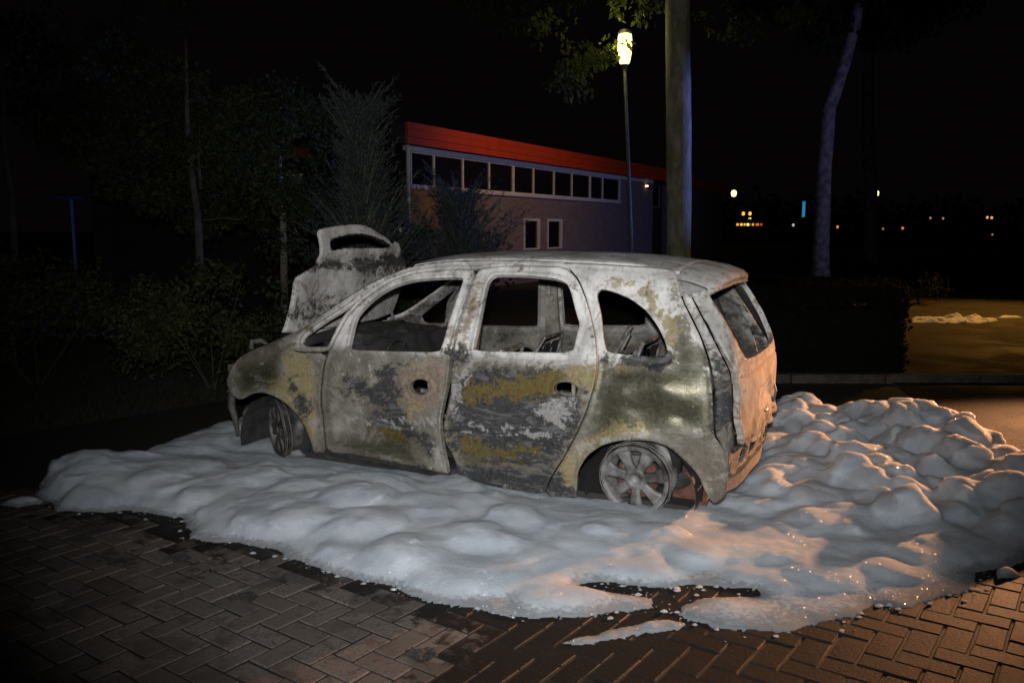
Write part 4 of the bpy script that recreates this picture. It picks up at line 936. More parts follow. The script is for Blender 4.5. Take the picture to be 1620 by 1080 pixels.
def leaves(name, clumps, n, size, mat, parent=None, asp=.55, seed=1, hang=.3, folded=True):
    """clumps: (x, y, z, rx, ry, rz); leaves gather on the outer part of each clump"""
    r = np.random.RandomState(seed); C = np.array([c[:6] for c in clumps], float); wt = (C[:, 3]*C[:, 4]*C[:, 5])**.7; k = r.choice(len(C), n, p=wt/wt.sum())
    d = r.randn(n, 3); d /= np.linalg.norm(d, axis=1, keepdims=True); rad = r.rand(n)**.45
    P = C[k, :3]+d*rad[:, None]*C[k, 3:6]
    keep = vnoise(P*1.9+seed)+.25*vnoise(P*6) > .50; P = P[keep]; n = len(P)
    a = r.randn(n, 3); a[:, 2] -= hang*2; a /= np.linalg.norm(a, axis=1, keepdims=True); b = np.cross(a, r.randn(n, 3)); b /= np.linalg.norm(b, axis=1, keepdims=True); c = np.cross(a, b)
    s = size*(.6+.8*r.rand(n))[:, None]; w = s*asp*.5
    V = np.stack([P, P+a*s*.5+b*w+c*s*.08, P+a*s, P+a*s*.5-b*w+c*s*.08], 1).reshape(-1, 3); i = np.arange(n)*4
    F = np.stack([i, i+1, i+2, i+3], 1)
    me = bpy.data.meshes.new(name); me.from_pydata(V.tolist(), [], F.tolist()); me.update()
    return link(name, me, mat, parent)
def cl(o, n, spread, size, seed):
    r = np.random.RandomState(seed); out = []
    for _ in range(n):
        d = r.randn(3); d /= np.linalg.norm(d); q = r.rand()**.4
        s = size*(.6+.8*r.rand()); out.append((o[0]+d[0]*spread[0]*q, o[1]+d[1]*spread[1]*q, o[2]+d[2]*spread[2]*q, s, s, s*.75))
    return out
def tree(name, lab, trunk, rads, mat, crown=None, cat='tree', group=None, limbs=()):
    b = trunk[0]; root = tag(empty(name, tuple(b)), lab, cat, group or ('street trees on the right' if name == 'street_tree' else 'young trees on the left')); M = Matrix.Translation(-Vector(b))
    m = MB(); pts = [Vector(p) for p in trunk]; full = []; rr = []
    for i in range(len(pts)-1):
        for k in range(6):
            t = k/6; p = pts[i].lerp(pts[i+1], t); nz = Vector((fbm(np.array([p.z*.9, p.x, 1.])), fbm(np.array([p.z*.9, p.x, 9.])), 0)); full.append(p+nz*rads[0]*.22); rr.append((rads[i]*(1-t)+rads[i+1]*t)*(1+.10*fbm(np.array([p.z*3, 2., 2.]))))
    full.append(pts[-1]); rr.append(rads[-1])
    m.tube([M@p for p in full], rr, 14); tr = m.build('trunk', mat, root, True)
    if limbs:
        for L, ra in limbs:
            lm = MB(); lm.tube([M@Vector(p) for p in L], [ra*(1-.75*i/(len(L)-1)) for i in range(len(L))], 7); lm.build('limb', mat, root, True)
    if crown:
        for i, (cs, n, sz, mt, kw) in enumerate(crown):
            c2 = [(c[0]-b[0], c[1]-b[1], c[2]-b[2], c[3], c[4], c[5]) for c in cs]
            leaves('crown', c2, n, sz, mt, root, **kw)
    return root
G0 = -.06
def P_(px, py, Y): p = at(px, py, Y); return (p.x, p.y, p.z)
# big plane-like trunk right of the street lamp
b = at(1074, 520, 14.2); top = at(1072, -60, 14.2)
tree('street_tree', 'thick straight tree trunk directly right of the street lamp, blue light on its edge', [P_(1075, 480, 14.2)[:2]+(G0,), P_(1073.5, 400, 14.2), P_(1072.5, 200, 14.2), P_(1072, 0, 14.2), P_(1072, -200, 14.2), P_(1071, -330, 14.2)], [.235, .205, .20, .195, .17, .12], M_BARK,
  [(cl((1.15, 14.3, 4.55), 9, (.55, .6, .40), .24, 3)+cl((1.75, 14.2, 5.25), 7, (.45, .5, .15), .22, 4)+cl((.55, 14.3, 4.9), 6, (.5, .5, .25), .22, 14), 1000, .10, M_LEAFLAMP, dict(seed=5, hang=.8)),
   (cl((3.7, 14.2, 5.05), 9, (.9, .7, .2), .26, 6)+cl((1.0, 14.6, 4.2), 7, (.7, .5, .35), .24, 16)+cl((2.2, 14.5, 5.2), 6, (.4, .5, .2), .2, 18)+cl((2.1, 14.5, 8), 26, (3.0, 2, 1.4), .8, 8), 16000, .10, M_LEAF, dict(seed=7, hang=.8)),
   (cl((-.6, 14.6, 5.6), 12, (1.6, .8, .6), .5, 9), 3800, .11, M_LEAFD, dict(seed=8, hang=.7))], limbs=[([(2.75, 14.2, 5.6), (2.0, 14.0, 6.1), (1.1, 13.9, 6.0), (.2, 14, 5.7)], .05), ([(2.78, 14.2, 6.2), (3.6, 14.0, 6.5), (4.6, 13.8, 6.1)], .05)])
# leaning trunk far right
b = P_(1299, 430, 30)
tree('street_tree', 'slender pale trunk leaning right beyond the hedge, blue lit below', [(b[0], 30, G0), P_(1299, 400, 30), P_(1303, 260, 30), P_(1312, 170, 30), P_(1332, 110, 30), P_(1352, 40, 30), P_(1368, -60, 30)], [.33, .29, .25, .24, .22, .2, .15], M_BARKP,
  [(cl(P_(1330, -10, 30), 20, (4.5, 2, 1.8), 1.0, 13), 7000, .2, M_LEAFD, dict(seed=15))], limbs=[])
b = P_(1378, 400, 42)
tree('street_tree', 'faint reddish trunk in the dark right of the pale leaning trunk', [(b[0], 42, G0), P_(1378, 300, 42), P_(1372, 200, 42), P_(1376, 60, 42)], [.34, .30, .27, .2], M_BARKP, [(cl(P_(1390, 20, 42), 10, (4, 2, 2), 1.4, 33), 3000, .25, M_LEAFD, dict(seed=25))])
# woods on the left
tree('birch_tree', 'thin curved trunk at the far left edge of the picture', [P_(20, 575, 10.6)[:2]+(G0,), P_(18, 500, 10.6), P_(23, 400, 10.6), P_(18, 310, 10.6), P_(8, 240, 10.6), P_(4, 60, 10.6)], [.055, .05, .046, .042, .036, .02], M_BARKD,
  [(cl(P_(30, 120, 10.8), 12, (.9, .7, .8), .4, 21), 1800, .075, M_LEAFD, dict(seed=31))])
tree('young_tree', 'thin forked trunk amid dark leaves left of the raised hood', [P_(318, 520, 11.5)[:2]+(G0,), P_(317, 430, 11.5), P_(313, 340, 11.5), P_(303, 270, 11.5), P_(296, 205, 11.5), P_(294, 60, 11.5)], [.06, .055, .05, .04, .032, .015], M_BARKD,
  [(cl(P_(300, 235, 12), 34, (1.9, 1.1, 1.1), .42, 41), 17000, .08, M_LEAF, dict(seed=43)), (cl(P_(200, 130, 13), 22, (1.9, 1., 1.2), .5, 45), 9000, .08, M_LEAF, dict(seed=47))],
  limbs=[([P_(314, 350, 11.5), P_(350, 345, 11.4), P_(380, 348, 11.3)], .02), ([P_(318, 300, 11.5), P_(314, 250, 11.6), P_(316, 200, 11.7)], .025)])
tree('young_tree', 'leafy dark tree between the thin forked trunk and the grey feathery shrub', [P_(450, 500, 12.5)[:2]+(G0,), P_(448, 350, 12.5), P_(440, 230, 12.5)], [.06, .05, .03], M_BARK,
  [(cl(P_(440, 280, 12.6), 30, (1.2, .8, 1.2), .42, 51), 14000, .07, M_LEAF, dict(seed=53)), (cl(P_(400, 180, 12.8), 10, (.9, .6, .5), .36, 58), 2400, .085, M_LEAF, dict(seed=57))])
def feathery(name, lab, px, py0, py1, Y, wpx, n, seed, mat=M_NEEDLE):
    b = P_(px, py1, Y); top = P_(px, py0, Y)[2]; base_z = G0; root = tag(empty(name, (b[0], Y, G0)), lab, 'shrub', 'grey feathery shrubs'); r = random.Random(seed); h = top-base_z; W = wpx/FPX*Y
    m = MB(); V = []; F = []
    for k in range(n):
        t = r.random()**.8; z0 = h*(.06+.8*t); a = r.random()*2*PI; L = W*(1.0-.62*t)*(.35+.8*r.random()**1.3)*(1+.5*math.sin(a*2+t*7))
        p = Vector((0, 0, z0)); tip = Vector((math.cos(a)*L, math.sin(a)*L, z0+L*(.55+.7*r.random())+h*.05)); br = []
        N = 6
        for i in range(N+1): q = i/N; br.append(p.lerp(tip, q)+Vector((0, 0, .12*L*math.sin(q*PI))))
        if k % 3 == 0: m.tube(br, [.008*(1-.8*i/N) for i in range(N+1)], 4, False)
        for i in range(46):
            q = .15+.85*r.random(); j = min(int(q*N), N-1); c = br[j].lerp(br[j+1], q*N-j); d = (br[j+1]-br[j]).normalized()
            s = Vector((r.gauss(0, 1), r.gauss(0, 1), r.gauss(.2, 1))).normalized(); d2 = (d*.9+s*.7).normalized(); l = .035+.055*r.random(); w = d2.cross(Vector((r.gauss(0, 1), r.gauss(0, 1), r.gauss(0, 1)))).normalized()*.0062
            i0 = len(V); V += [c-w, c+w, c+d2*l+w*.3, c+d2*l-w*.3]; F.append((i0, i0+1, i0+2, i0+3))
    m.tube([(0, 0, 0), (0, 0, h*.5), (0, 0, h*.93)], [.05, .03, .008], 6); m.build('stem', M_BARK, root)
    me = bpy.data.meshes.new('foliage'); me.from_pydata([tuple(v) for v in V], [], F); link('foliage', me, mat, root); return root
feathery('feathery_shrub', 'tall grey-blue feathery shrub right behind the raised hood', 578, 128, 540, 10.8, 95, 1050, 3)
feathery('feathery_shrub', 'lower grey feathery shrub in front of the brick building', 728, 292, 470, 13.5, 95, 620, 5)
feathery('feathery_shrub', 'dim feathery shrub between the tall one and the downpipe', 655, 355, 500, 13.0, 70, 420, 9)
# brown dead bush and undergrowth
def bush(lab, o, n, spread, size, k, ls, mat, seed, name='bush', cat='bush'):
    root = tag(empty(name, (o[0], o[1], G0)), lab, cat, 'bushes around the parking place')
    cs = [(c[0]-o[0], c[1]-o[1], c[2]-G0, c[3], c[4], c[5]) for c in cl(o, n, spread, size, seed)]
    leaves('foliage', cs, k, ls, mat, root, seed=seed); m = MB(); r = random.Random(seed)
    for _ in range(4): a = r.random()*2*PI; m.tube([(math.cos(a)*.06, math.sin(a)*.06, 0), (math.cos(a)*spread[0]*.5, math.sin(a)*spread[1]*.5, o[2]), (math.cos(a)*spread[0]*.8, math.sin(a)*spread[1]*.8, o[2]+spread[2]*.8)], [.010, .006, .003], 4)
    m.build('stem', M_STEM, root); return root
bush('brownish bush low in front of the brick wall', P_(742, 372, 14.5)[:2]+(1.15,), 9, (.75, .5, .75), .36, 2600, .07, M_BROWNL, 61)
bush('broad dark bush on the left, behind the left end of the foam', (-5.2, 9.2, .75), 22, (1.6, .8, .5), .42, 8500, .06, M_LEAF, 63)
bush('dark bush with pale leaf tips left of the car nose', (-3.2, 9.0, .75), 18, (1.1, .7, .5), .40, 7500, .06, M_LEAF, 65)
bush('low bush directly behind the car nose', (-1.9, 9.6, .6), 14, (.9, .6, .45), .36, 4500, .06, M_LEAFD, 67)
bush('dark bush far left beside the thin curved trunk', (-7.2, 10.2, .8), 16, (1.2, .8, .6), .45, 4500, .07, M_LEAFD, 69)
bush('small tufted shrub at the right end of the clipped hedge row', P_(1445, 470, 19)[:2]+(.35,), 6, (.5, .4, .25), .3, 1200, .06, M_LEAFD, 71)
# clipped hedge with its kerb
def hedge(lab, pts, h, w, k, seed):
    root = tag(empty('hedge', (pts[0][0], pts[0][1], G0)), lab, 'hedge', 'clipped hedges by the road'); r = np.random.RandomState(seed); A = Vector(pts[0]+(0,)); Bq = Vector(pts[1]+(0,)); L = (Bq-A).length; d = (Bq-A).normalized(); nn = Vector((-d.y, d.x, 0))
    n = k; s = r.rand(n)*L; a = (r.rand(n)-.5); z = r.rand(n); f = r.randint(0, 3, n)
    a = np.where(f == 0, np.sign(a)*.5, a); z = np.where(f == 1, 1., z); s = np.where(f == 2, np.where(r.rand(n) > .5, L, s), s)
    P = np.stack([d.x*s+nn.x*a*w, d.y*s+nn.y*a*w, z*h], 1)+fbm(np.stack([s*2, z*3, a*3], 1), 3)[:, None]*.16+r.randn(n, 3)*.025
    v = r.randn(n, 3); v /= np.linalg.norm(v, axis=1, keepdims=True); b_ = np.cross(v, r.randn(n, 3)); b_ /= np.linalg.norm(b_, axis=1, keepdims=True); q = (.04+.03*r.rand(n))[:, None]
    V = np.stack([P, P+v*q*.5+b_*q*.3, P+v*q, P+v*q*.5-b_*q*.3], 1).reshape(-1, 3); i = np.arange(n)*4
    me = bpy.data.meshes.new('foliage'); me.from_pydata(V.tolist(), [], np.stack([i, i+1, i+2, i+3], 1).tolist()); link('foliage', me, M_HEDGE, root)
    cs_, co_ = [], MB(); N_ = int(L/.12)
    for i in range(N_+1):
        for (a_, z_) in ((-.36, 0), (-.38, .45), (-.33, .84), (0, .9), (.33, .84), (.38, .45), (.36, 0)):
            p = d*(L*i/N_*.96+.02*L)+nn*a_*w+Vector((0, 0, z_*h)); e_ = fbm(np.array([p.x*3, p.y*3+a_, p.z*3]), 3)*.12; cs_.append(p+Vector((e_, e_, e_ if z_ > 0 else 0)))
    co_.add(cs_, [(i*7+j, i*7+j+1, (i+1)*7+j+1, (i+1)*7+j) for i in range(N_) for j in range(6)]+[tuple(range(6, -1, -1)), tuple(N_*7+j for j in range(7))])
    co_.build('twig_core', M_HEDGE, root)
    m = MB()
    for k_ in range(int(L/.25)): c = d*(k_*.25+.12); m.tube([c, c+Vector((0, 0, h*.8))], [.015, .006], 4)
    tag(m.build('stems', M_STEM, root), kind='stuff'); return root
hedge('clipped dark hedge right behind the back of the car, along the kerb', [(1.0, 10.0), (4.35, 9.75)], .92, .9, 15000, 81)
hedge('low dark hedge further back in front of the lit road', [(5.2, 19.3), (8.6, 19.3)], .55, .8, 7000, 83)
M_KERB = simple('concrete_kerb', (.03, .027, .024), (.06, .054, .047), 10, .9, bump=.4)
kr = empty('kerb', (1.0, 9.15, 0)); kr['kind'] = 'structure'
for k in range(8):
    m = MB(); L = .98; m.box((0, -.06, -.06), (L, .06, .09)); o = m.build('kerbstone', M_KERB, kr); o.location = (k*1.0-3.0, .02*k*-.9, 0); o.rotation_euler = (0, 0, -.02)
bd = quad('planting_bed', [(-2.5, 9.25), (4.6, 9.1), (4.6, 20.5), (-2.5, 24)], .03, M_SOIL)
# loose grass and litter leaves over the left soil
r = np.random.RandomState(91); n = 9000; P = np.stack([r.uniform(-9, -2.2, n), r.uniform(5.6, 12, n), np.full(n, G0)], 1)
ok = (sdist(P[:, :2], [(-4.6, -1.5), (3.1, -1.5), (3.2, 4.6), (3.6, 6.0), (4.2, 9.9), (-1.2, 9.9), (-4.6, 6.0)]) < -.02); P = P[ok]; n = len(P)
a = r.rand(n)*2*PI; h = .04+.08*r.rand(n); dx = np.stack([np.cos(a), np.sin(a), a*0], 1)*.006; tip = np.stack([r.randn(n)*.03, r.randn(n)*.03, h], 1)
V = np.stack([P-dx, P+dx, P+tip], 1).reshape(-1, 3); i = np.arange(n)*3
me = bpy.data.meshes.new('ground_cover'); me.from_pydata(V.tolist(), [], np.stack([i, i+1, i+2], 1).tolist())
tag(link('ground_cover', me, M_LEAFD), 'sparse dark grass on the soil left of the parking place', 'grass', kind='stuff')

# ------------------------------------------------------------ street lamp with its lit lantern
M_POLE = simple('painted_pole', (.025, .027, .026), (.05, .05, .047), 6, .6)
def emit(name, col, st):
    m = bpy.data.materials.new(name); m.use_nodes = True; b = m.node_tree.nodes['Principled BSDF']; b.inputs['Base Color'].default_value = (*col, 1)
    b.inputs['Emission Color'].default_value = (*col, 1); b.inputs['Emission Strength'].default_value = st; return m
M_LANT = emit('lantern_glow', (1, .90, .25), 3.4)
Y = 14.9; p0 = at(999, 400, Y); p1 = at(988, 100, Y); dirv = (p1-p0); gb = p0+dirv*((G0-p0.z)/dirv.z)
sl = tag(empty('street_lamp', tuple(gb)), 'tall post lamp with a lit yellow lantern, nearest street lamp', 'street lamp')
m = MB(); m.tube([(0, 0, 0), (p1-gb)*.25, (p1-gb)*.26, p1-gb], [.055, .05, .038, .030], 10); m.build('pole', M_POLE, sl, True)
top = p1-gb
m = MB(); m.lathe([(.0, -.03), (.05, -.03), (.085, .0), (.115, .16), (.122, .36), (.112, .46), (.09, .47), (.0, .47)], 16, Matrix.Translation(top)); m.build('lantern_glass', M_LANT, sl, True)
m = MB(); m.lathe([(.04, -.12), (.06, -.06), (.10, -.032), (.07, -.031)], 16, Matrix.Translation(top)); m.build('lantern_collar', M_POLE, sl); m = MB(); m.lathe([(.115, .475), (.125, .49), (.10, .53), (0, .55)], 16, Matrix.Translation(top)); m.build('lantern_cap', M_POLE, sl)
lp = lamp('lantern_light', 'POINT', tuple(p1+Vector((-.02, -.02, .62))), 9, (1, .9, .35), shadow_soft_size=.08)
lp2 = lamp('lantern_light_low', 'POINT', tuple(p1+Vector((-.16, -.20, .2))), 14, (1, .9, .35), shadow_soft_size=.05)
lp.parent = sl; lp.matrix_parent_inverse = Matrix.Translation(-gb); lp2.parent = sl; lp2.matrix_parent_inverse = Matrix.Translation(-gb)
M_BLUELIT = simple('blue_lit_metal', (.03, .06, .30), (.05, .09, .40), 6, .5)
# T-shaped post on the left, the blue light on it put into its colour
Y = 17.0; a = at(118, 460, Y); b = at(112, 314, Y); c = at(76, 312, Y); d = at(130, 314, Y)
tp = tag(empty('washing_post', (b.x, Y, G0)), 'thin T-shaped metal post coloured as if in blue light on the far left', 'post'); O = Vector((b.x, Y, G0))
m = MB(); m.tube([(0, 0, 0), b-O], .035, 8); m.build('pole', M_BLUELIT, tp); m = MB(); m.tube([c-O, d-O], .03, 8); m.build('crossbar', M_BLUELIT, tp)

# ------------------------------------------------------------ brick building with its red fascia
q = NM('brick_wall'); br = q.n.new('ShaderNodeTexBrick'); g = q.co
q.lk(q.mp(q.co, (1, 1, 1), (PI/2, 0, 0)), br.inputs['Vector']); br.inputs['Scale'].default_value = 4.6; br.inputs['Mortar Size'].default_value = .018; br.inputs['Brick Width'].default_value = .95; br.inputs['Row Height'].default_value = .30
br.inputs['Color1'].default_value = (.17, .148, .138, 1); br.inputs['Color2'].default_value = (.225, .195, .18, 1); br.inputs['Mortar'].default_value = (.17, .15, .14, 1)
q.color(q.mix(q.math('MULTIPLY', q.ramp(q.noise(1.2), .5, .7), .4), br.outputs[0], (.20, .15, .13))); q.rough(.85); q.bump(br.outputs['Fac'], -.4, .01); M_BRICKW = q.m
M_RED = simple('red_boards', (.46, .045, .004), (.54, .058, .006), 3, .5)
M_WHITE = simple('white_window_frame', (.55, .54, .53), (.68, .67, .66), 8, .5)
M_GLASS = simple('dark_window_glass', (.010, .010, .014), None, 5, .08)
M_TAR = simple('roof_felt', (.02, .02, .02), (.05, .05, .05), 3, .9)
M_DARKB = simple('dark_wall', (.010, .007, .006), (.018, .012, .010), 4, .9); M_REDD = simple('dark_red_board', (.10, .006, .004), (.14, .01, .006), 3, .7)  # near-black wall tone, and a much darker red than the other fascia
M_ORANGELIT = simple('orange_lit_panel', (.35, .17, .03), (.42, .22, .05), 3, .6)  # orange light falling on this wall, put into the panel's colour
bd0 = at(644, 292, 22.0); wd_ = Vector((.492, .871, 0)).normalized(); wn = Vector((wd_.y, -wd_.x, 0))   # wn looks to the camera side
BASE = Vector((bd0.x, 22.0, G0)); ANGW = math.atan2(wd_.y, wd_.x)
bl_ = tag(empty('brick_building', tuple(BASE), (0, 0, ANGW)), 'long low brick building with red fascia boards and a strip of white-framed windows', 'building')
# local axes: x along the wall, -y towards the camera side, z up
def bbox(name, x0, x1, y0, y1, z0, z1, mat, parent=bl_):
    m = MB(); m.box((x0, y0, z0), (x1, y1, z1)); return m.build(name, mat, parent)
def s_at(px):  # distance along the wall under picture column px
    k = (px-810)/FPX; # X = k*Y on the sight plane (level sight line through the lens)
    return (k*BASE.y-BASE.x)/(wd_.x-k*wd_.y)
ZS, ZH, ZF = 2.80, 3.66, 3.80
Wl = s_at(1030)
xs_ = [s_at(p) for p in (652, 688, 733, 774, 811, 843, 875, 903, 931, 951, 977)]
# wall below the windows with two small casement openings, built round the holes
wA, wB, wC, wD = s_at(828), s_at(853), s_at(865), s_at(888)
bbox('wall', 0, Wl, 0, .25, 0, 1.05, M_BRICKW); bbox('wall', 0, wA, 0, .25, 1.05, 2.05, M_BRICKW); bbox('wall', wB, wC, 0, .25, 1.05, 2.05, M_BRICKW)
bbox('wall', wD, Wl, 0, .25, 1.05, 2.05, M_BRICKW); bbox('wall', 0, Wl, 0, .25, 2.05, ZS-.08, M_BRICKW)
bbox('wall', xs_[-1]+.06, Wl, 0, .25, ZS-.08, ZF, M_BRICKW)
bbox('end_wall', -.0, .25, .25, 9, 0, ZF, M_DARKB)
bbox('inner_sheet', .3, Wl, .6, .7, 0, ZF, M_TAR)  # upright dark sheet standing behind the wall and windows
bbox('sill', -.02, xs_[-1]+.10, -.07, .05, ZS-.08, ZS-.0, M_WHITE)
bbox('window_head', -.02, Wl, -.02, .10, ZH+.02, ZF, M_WHITE)
for i in range(len(xs_)-1):
    a, b = xs_[i], xs_[i+1]; m = MB(); t = .045
    m.box((a, -.02, ZS+.002), (a+t*(2 if i in (4, 8) else 1), .06, ZH+.018)); m.box((b-t*.4, -.018, ZS+.002), (b-.002, .058, ZH+.018))
    m.box((a+t*2, -.015, ZS+.004), (b-t*.4-.002, .055, ZS+.045)); m.box((a+t*2, -.015, ZH-.03), (b-t*.4-.002, .055, ZH+.016))
    w = m.build('window', M_WHITE, bl_); bbox('pane', a+t, b-t*.4, .02, .03, ZS+.04, ZH-.02, M_GLASS, w)
m = MB(); m.box((xs_[-1], -.02, ZS+.002), (xs_[-1]+.09, .06, ZH+.018)); m.build('window_post', M_WHITE, bl_)
for a, b in ((wA, wB), (wC, wD)):
    m = MB(); t = .07; m.box((a, -.03, 1.05), (a+t, .07, 2.05)); m.box((b-t*2, -.03, 1.05), (b, .07, 2.05)); m.box((a+t, -.028, 1.97), (b-t*2, .068, 2.05)); m.box((a+t, -.028, 1.05), (b-t*2, .068, 1.10))
    w = m.build('window', M_WHITE, bl_); bbox('pane', a+t, b-t*2, .02, .03, 1.10, 1.97, M_GLASS, w)
# red fascia boards: three proud boards one above another
LF = s_at(1062)
for k in range(3):
    z0 = ZF+.002+k*.178; bbox('fascia_board', -.35, LF+2.0, -.30-.012*(k % 2), -.22, z0, z0+.170, M_RED)
bbox('soffit', -.35, LF+2, -.22, .02, ZF+.02, ZF+.05, M_TAR)
bbox('roof', -.35, LF+2.0, -.21, 10, ZF+.06, ZF+.52, M_TAR)
# recessed right wing and the dim red roof edge on the left behind the trees
bbox('wall', Wl+.002, Wl+14, .9, 1.15, 0, ZF, M_BRICKW)
bbox('fascia_board', LF+2.01, Wl+14, .55, .62, ZF+.0, ZF+.5, M_RED)
a, b = s_at(1033)+.7, s_at(1033)+3.0
m = MB(); m.box((a, .84, ZS-.1), (b, .90, ZS)); m.box((a, .84, ZS+.002), (a+.06, .90, ZH)); m.box((b-.06, .84, ZS+.002), (b, .90, ZH)); m.box(((a+b)/2-.03, .84, ZS+.002), ((a+b)/2+.03, .90, ZH)); m.box((a, .838, ZH+.002), (b, .90, ZH+.06))
w = m.build('window', M_WHITE, bl_); bbox('pane', a+.06, b-.06, .87, .88, ZS, ZH, M_GLASS, w)
m = MB(); m.tube([(-.02, -.06, 0), (-.02, -.06, ZF)], .05, 8); m.build('downpipe', M_WHITE, bl_)
bbox('orange_lit_panel', .06, 1.3, -.03, -.003, 1.5, ZS-.1, M_ORANGELIT)
for px in (1011,):
    x = s_at(px)+.5; m = MB(); m.box((x, -.1, 3.5), (x+.1, -.003, 3.56)); m.build('wall_lamp', emit('wall_lamp_glow', (1, .8, .4), 3), bl_)
lb = tag(empty('low_building', P_(520, 215, 24)[:2]+(G0,), (0, 0, .35)), 'dark building with a dim red roof edge hidden behind the left trees', 'building')
m = MB(); m.box((-6, 0, 0), (2.6, 6, 3.6)); m.build('wall', M_DARKB, lb)
m = MB(); m.box((-6.3, -.35, 3.61), (2.9, -.28, 4.25)); m.build('fascia_board', M_REDD, lb); m = MB(); m.box((-6.3, -.27, 3.62), (2.9, 6.2, 4.2)); m.build('roof', M_TAR, lb)
for x0_ in (-1.6, .4):
    w = bbox('window', x0_, x0_+1.2, -.04, -.003, 2.4, 3.2, M_WHITE, lb); bbox('pane', x0_+.1, x0_+1.1, -.05, -.041, 2.48, 3.12, M_GLASS, w)
# pair of white reflectors by the hedge, their glint put in as emission
for i, (px, py, r_) in enumerate(((635, 364, .035), (642, 367, .028), (643, 384, .025))):
    p = at(px, py, 13); o = tag(empty('reflector', (p.x, p.y, G0)), ['bright round reflector on a stake right of the hood top, the larger one', 'bright round reflector on a stake right beside the larger one', 'small reflector on a stake just below the bright pair'][i], 'reflector', 'reflectors on stakes')
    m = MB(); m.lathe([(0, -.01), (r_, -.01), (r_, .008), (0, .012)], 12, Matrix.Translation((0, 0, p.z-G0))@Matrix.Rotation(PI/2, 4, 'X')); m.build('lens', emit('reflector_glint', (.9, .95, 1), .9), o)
    m = MB(); m.tube([(0, .02, 0), (0, .02, p.z-G0)], .008, 5); m.build('stake', M_WIRE, o)

# ------------------------------------------------------------ far lights across the water side
def farlamp(px, py, Y, size, col, st, lab, grp='far street lamps along the horizon'):
    p = at(px, py, Y); o = tag(empty('street_lamp', (p.x, p.y, G0)), lab, 'street lamp', grp)
    s = size/FPX*Y/2; m = MB(); m.lathe([(0, -s*1.15), (s*.7, -s), (s, 0), (s*.8, s*.9), (0, s*1.2)], 12, Matrix.Translation((0, 0, p.z-G0))); m.build('globe', emit('far_glow', col, st), o, True)
    m = MB(); m.tube([(0, 0, 0), (0, 0, p.z-G0-s*1.2)], .05, 6); m.build('pole', M_POLE, o); return o
farlamp(1161, 306, 60, 9, (1, .95, .35), 2.4, 'far post lamp with the highest yellow globe, between the thick trunk and the pale one')
farlamp(1136, 338, 78, 7, (.95, 1, .45), 1.8, 'far post lamp low between the thick trunk and the pale one')
farlamp(1386.5, 306, 70, 8, (1, .95, .45), 1.9, 'far post lamp with yellow globe right of the pale leaning trunk')
farlamp(1176, 338, 90, 5, (1, .42, .05), 1.6, 'left one of two orange lamps over the lit pavilion')
farlamp(1186.5, 338, 90, 5, (1, .42, .05), 1.6, 'right one of two orange lamps over the lit pavilion')
farlamp(1106, 337, 95, 4.5, (1, .30, .05), 1.0, 'orange far lamp close beside the thick trunk, the brighter one')
farlamp(1126, 334, 100, 3, (1, .18, .05), .7, 'dim red far lamp right of the thick trunk')
farlamp(1255, 356, 80, 4, (.7, .75, .8), .6, 'whitish far lamp left of the pale leaning trunk')
farlamp(1325, 359, 90, 4, (1, .35, .05), .7, 'orange far lamp just right of the pale leaning trunk')
farlamp(1472, 345, 110, 3, (.9, .45, .3), .5, 'left one of two faint pinkish far lamps')
farlamp(1492, 345.5, 110, 3, (.9, .45, .3), .5, 'right one of two faint pinkish far lamps')
farlamp(1562, 344, 100, 3.6, (1, .42, .12), 1.0, 'left lamp of the orange pair at the far right')
farlamp(1569, 344.5, 100, 3.6, (1, .42, .12), 1.0, 'right lamp of the orange pair at the far right')
farlamp(1397, 362, 100, 3, (1, .3, .1), .5, 'faint orange far lamp low, left of the middle of the dark right side')
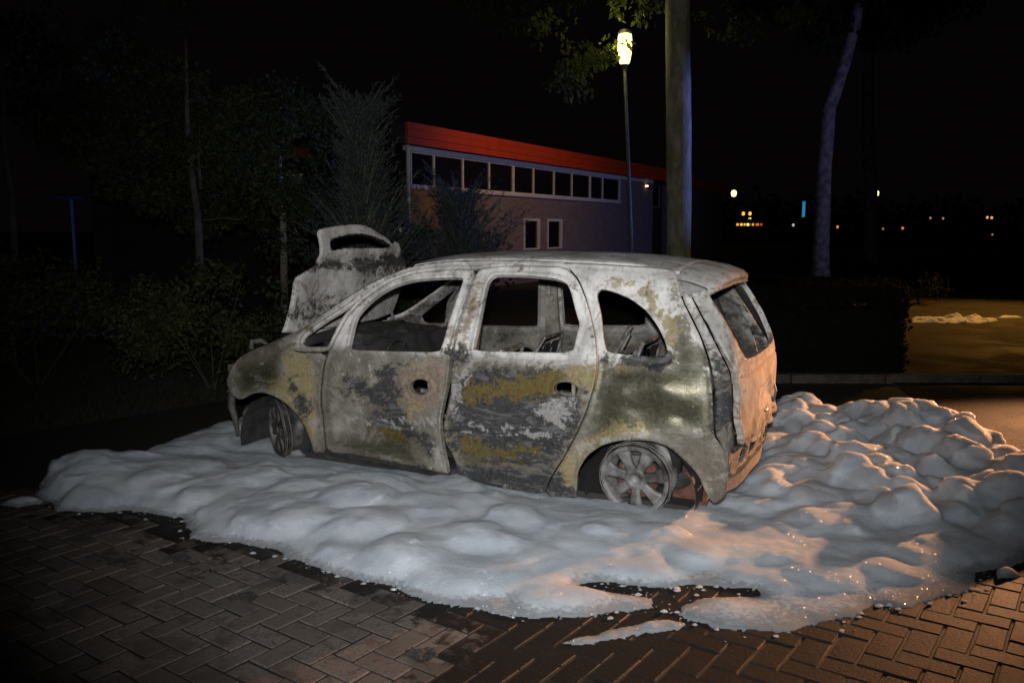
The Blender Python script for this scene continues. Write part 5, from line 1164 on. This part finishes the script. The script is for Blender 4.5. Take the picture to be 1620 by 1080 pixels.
farlamp(1428, 361, 100, 4, (1, .3, .08), .6, 'faint orange far lamp low, right of the other low faint one')
farlamp(1570, 371, 90, 2.6, (1, .35, .1), .5, 'tiny orange far lamp under the orange pair')
p = at(1271.5, 331, 75); sg = tag(empty('light_column', (p.x, p.y, G0)), 'narrow upright cyan light column left of the pale trunk', 'sign'); s = 75/FPX
m = MB(); m.box((-1.8*s, -.1, p.z-G0-12*s), (1.8*s, .1, p.z-G0+12*s)); m.build('lit_panel', emit('cyan_glow', (.03, .22, .42), .8), sg); m = MB(); m.tube([(0, 0, 0), (0, 0, p.z-G0-12*s-.01)], .05, 6); m.build('pole', M_POLE, sg)
p = at(1185, 355, 95); s = 95/FPX; pv = tag(empty('pavilion', (p.x, p.y, G0)), 'small far pavilion with orange lit windows and a lamp above', 'building')
zc = p.z-G0; m = MB(); m.box((-22*s, 0, 0), (24*s, 4, zc+5*s)); m.build('wall', M_TAR, pv); m = MB(); m.box((-24*s, -.4, zc+5.1*s), (26*s, 4.4, zc+7*s)); m.build('roof', M_TAR, pv)
for k, (x, w_, c_, st) in enumerate(((-18, 4, (1, .35, .03), 1.2), (-12, 3, (1, .6, .1), 1.6), (-7, 3, (1, .4, .05), 1.2), (-1, 5, (1, .75, .2), 2.2), (6, 3, (1, .4, .05), 1.0), (13, 5, (1, .25, .04), .7), (19, 3, (1, .2, .03), .45))):
    m = MB(); m.box(((x-w_/2)*s, -.06, zc-2*s), ((x+w_/2)*s, -.003, zc+1.5*s)); m.build('window', emit('warm_window', c_, st), pv)
m = MB(); m.lathe([(0, -2*s), (2.2*s, 0), (0, 2.2*s)], 10, Matrix.Translation((-1*s, -.5, zc+9.2*s))); m.build('roof_lamp', emit('roof_lamp_glow', (1, .85, .25), 2.2), pv, True)
# far dark tree line on the right
tl = tag(leaves('far_wood', [(x, 120+RNG.rand()*10, 2.5, 7, 4, 3.2+RNG.rand()*2.5) for x in range(10, 110, 6)], 9000, 1.1, M_LEAFD, seed=101), 'dark far tree line along the horizon', 'wood', kind='stuff')
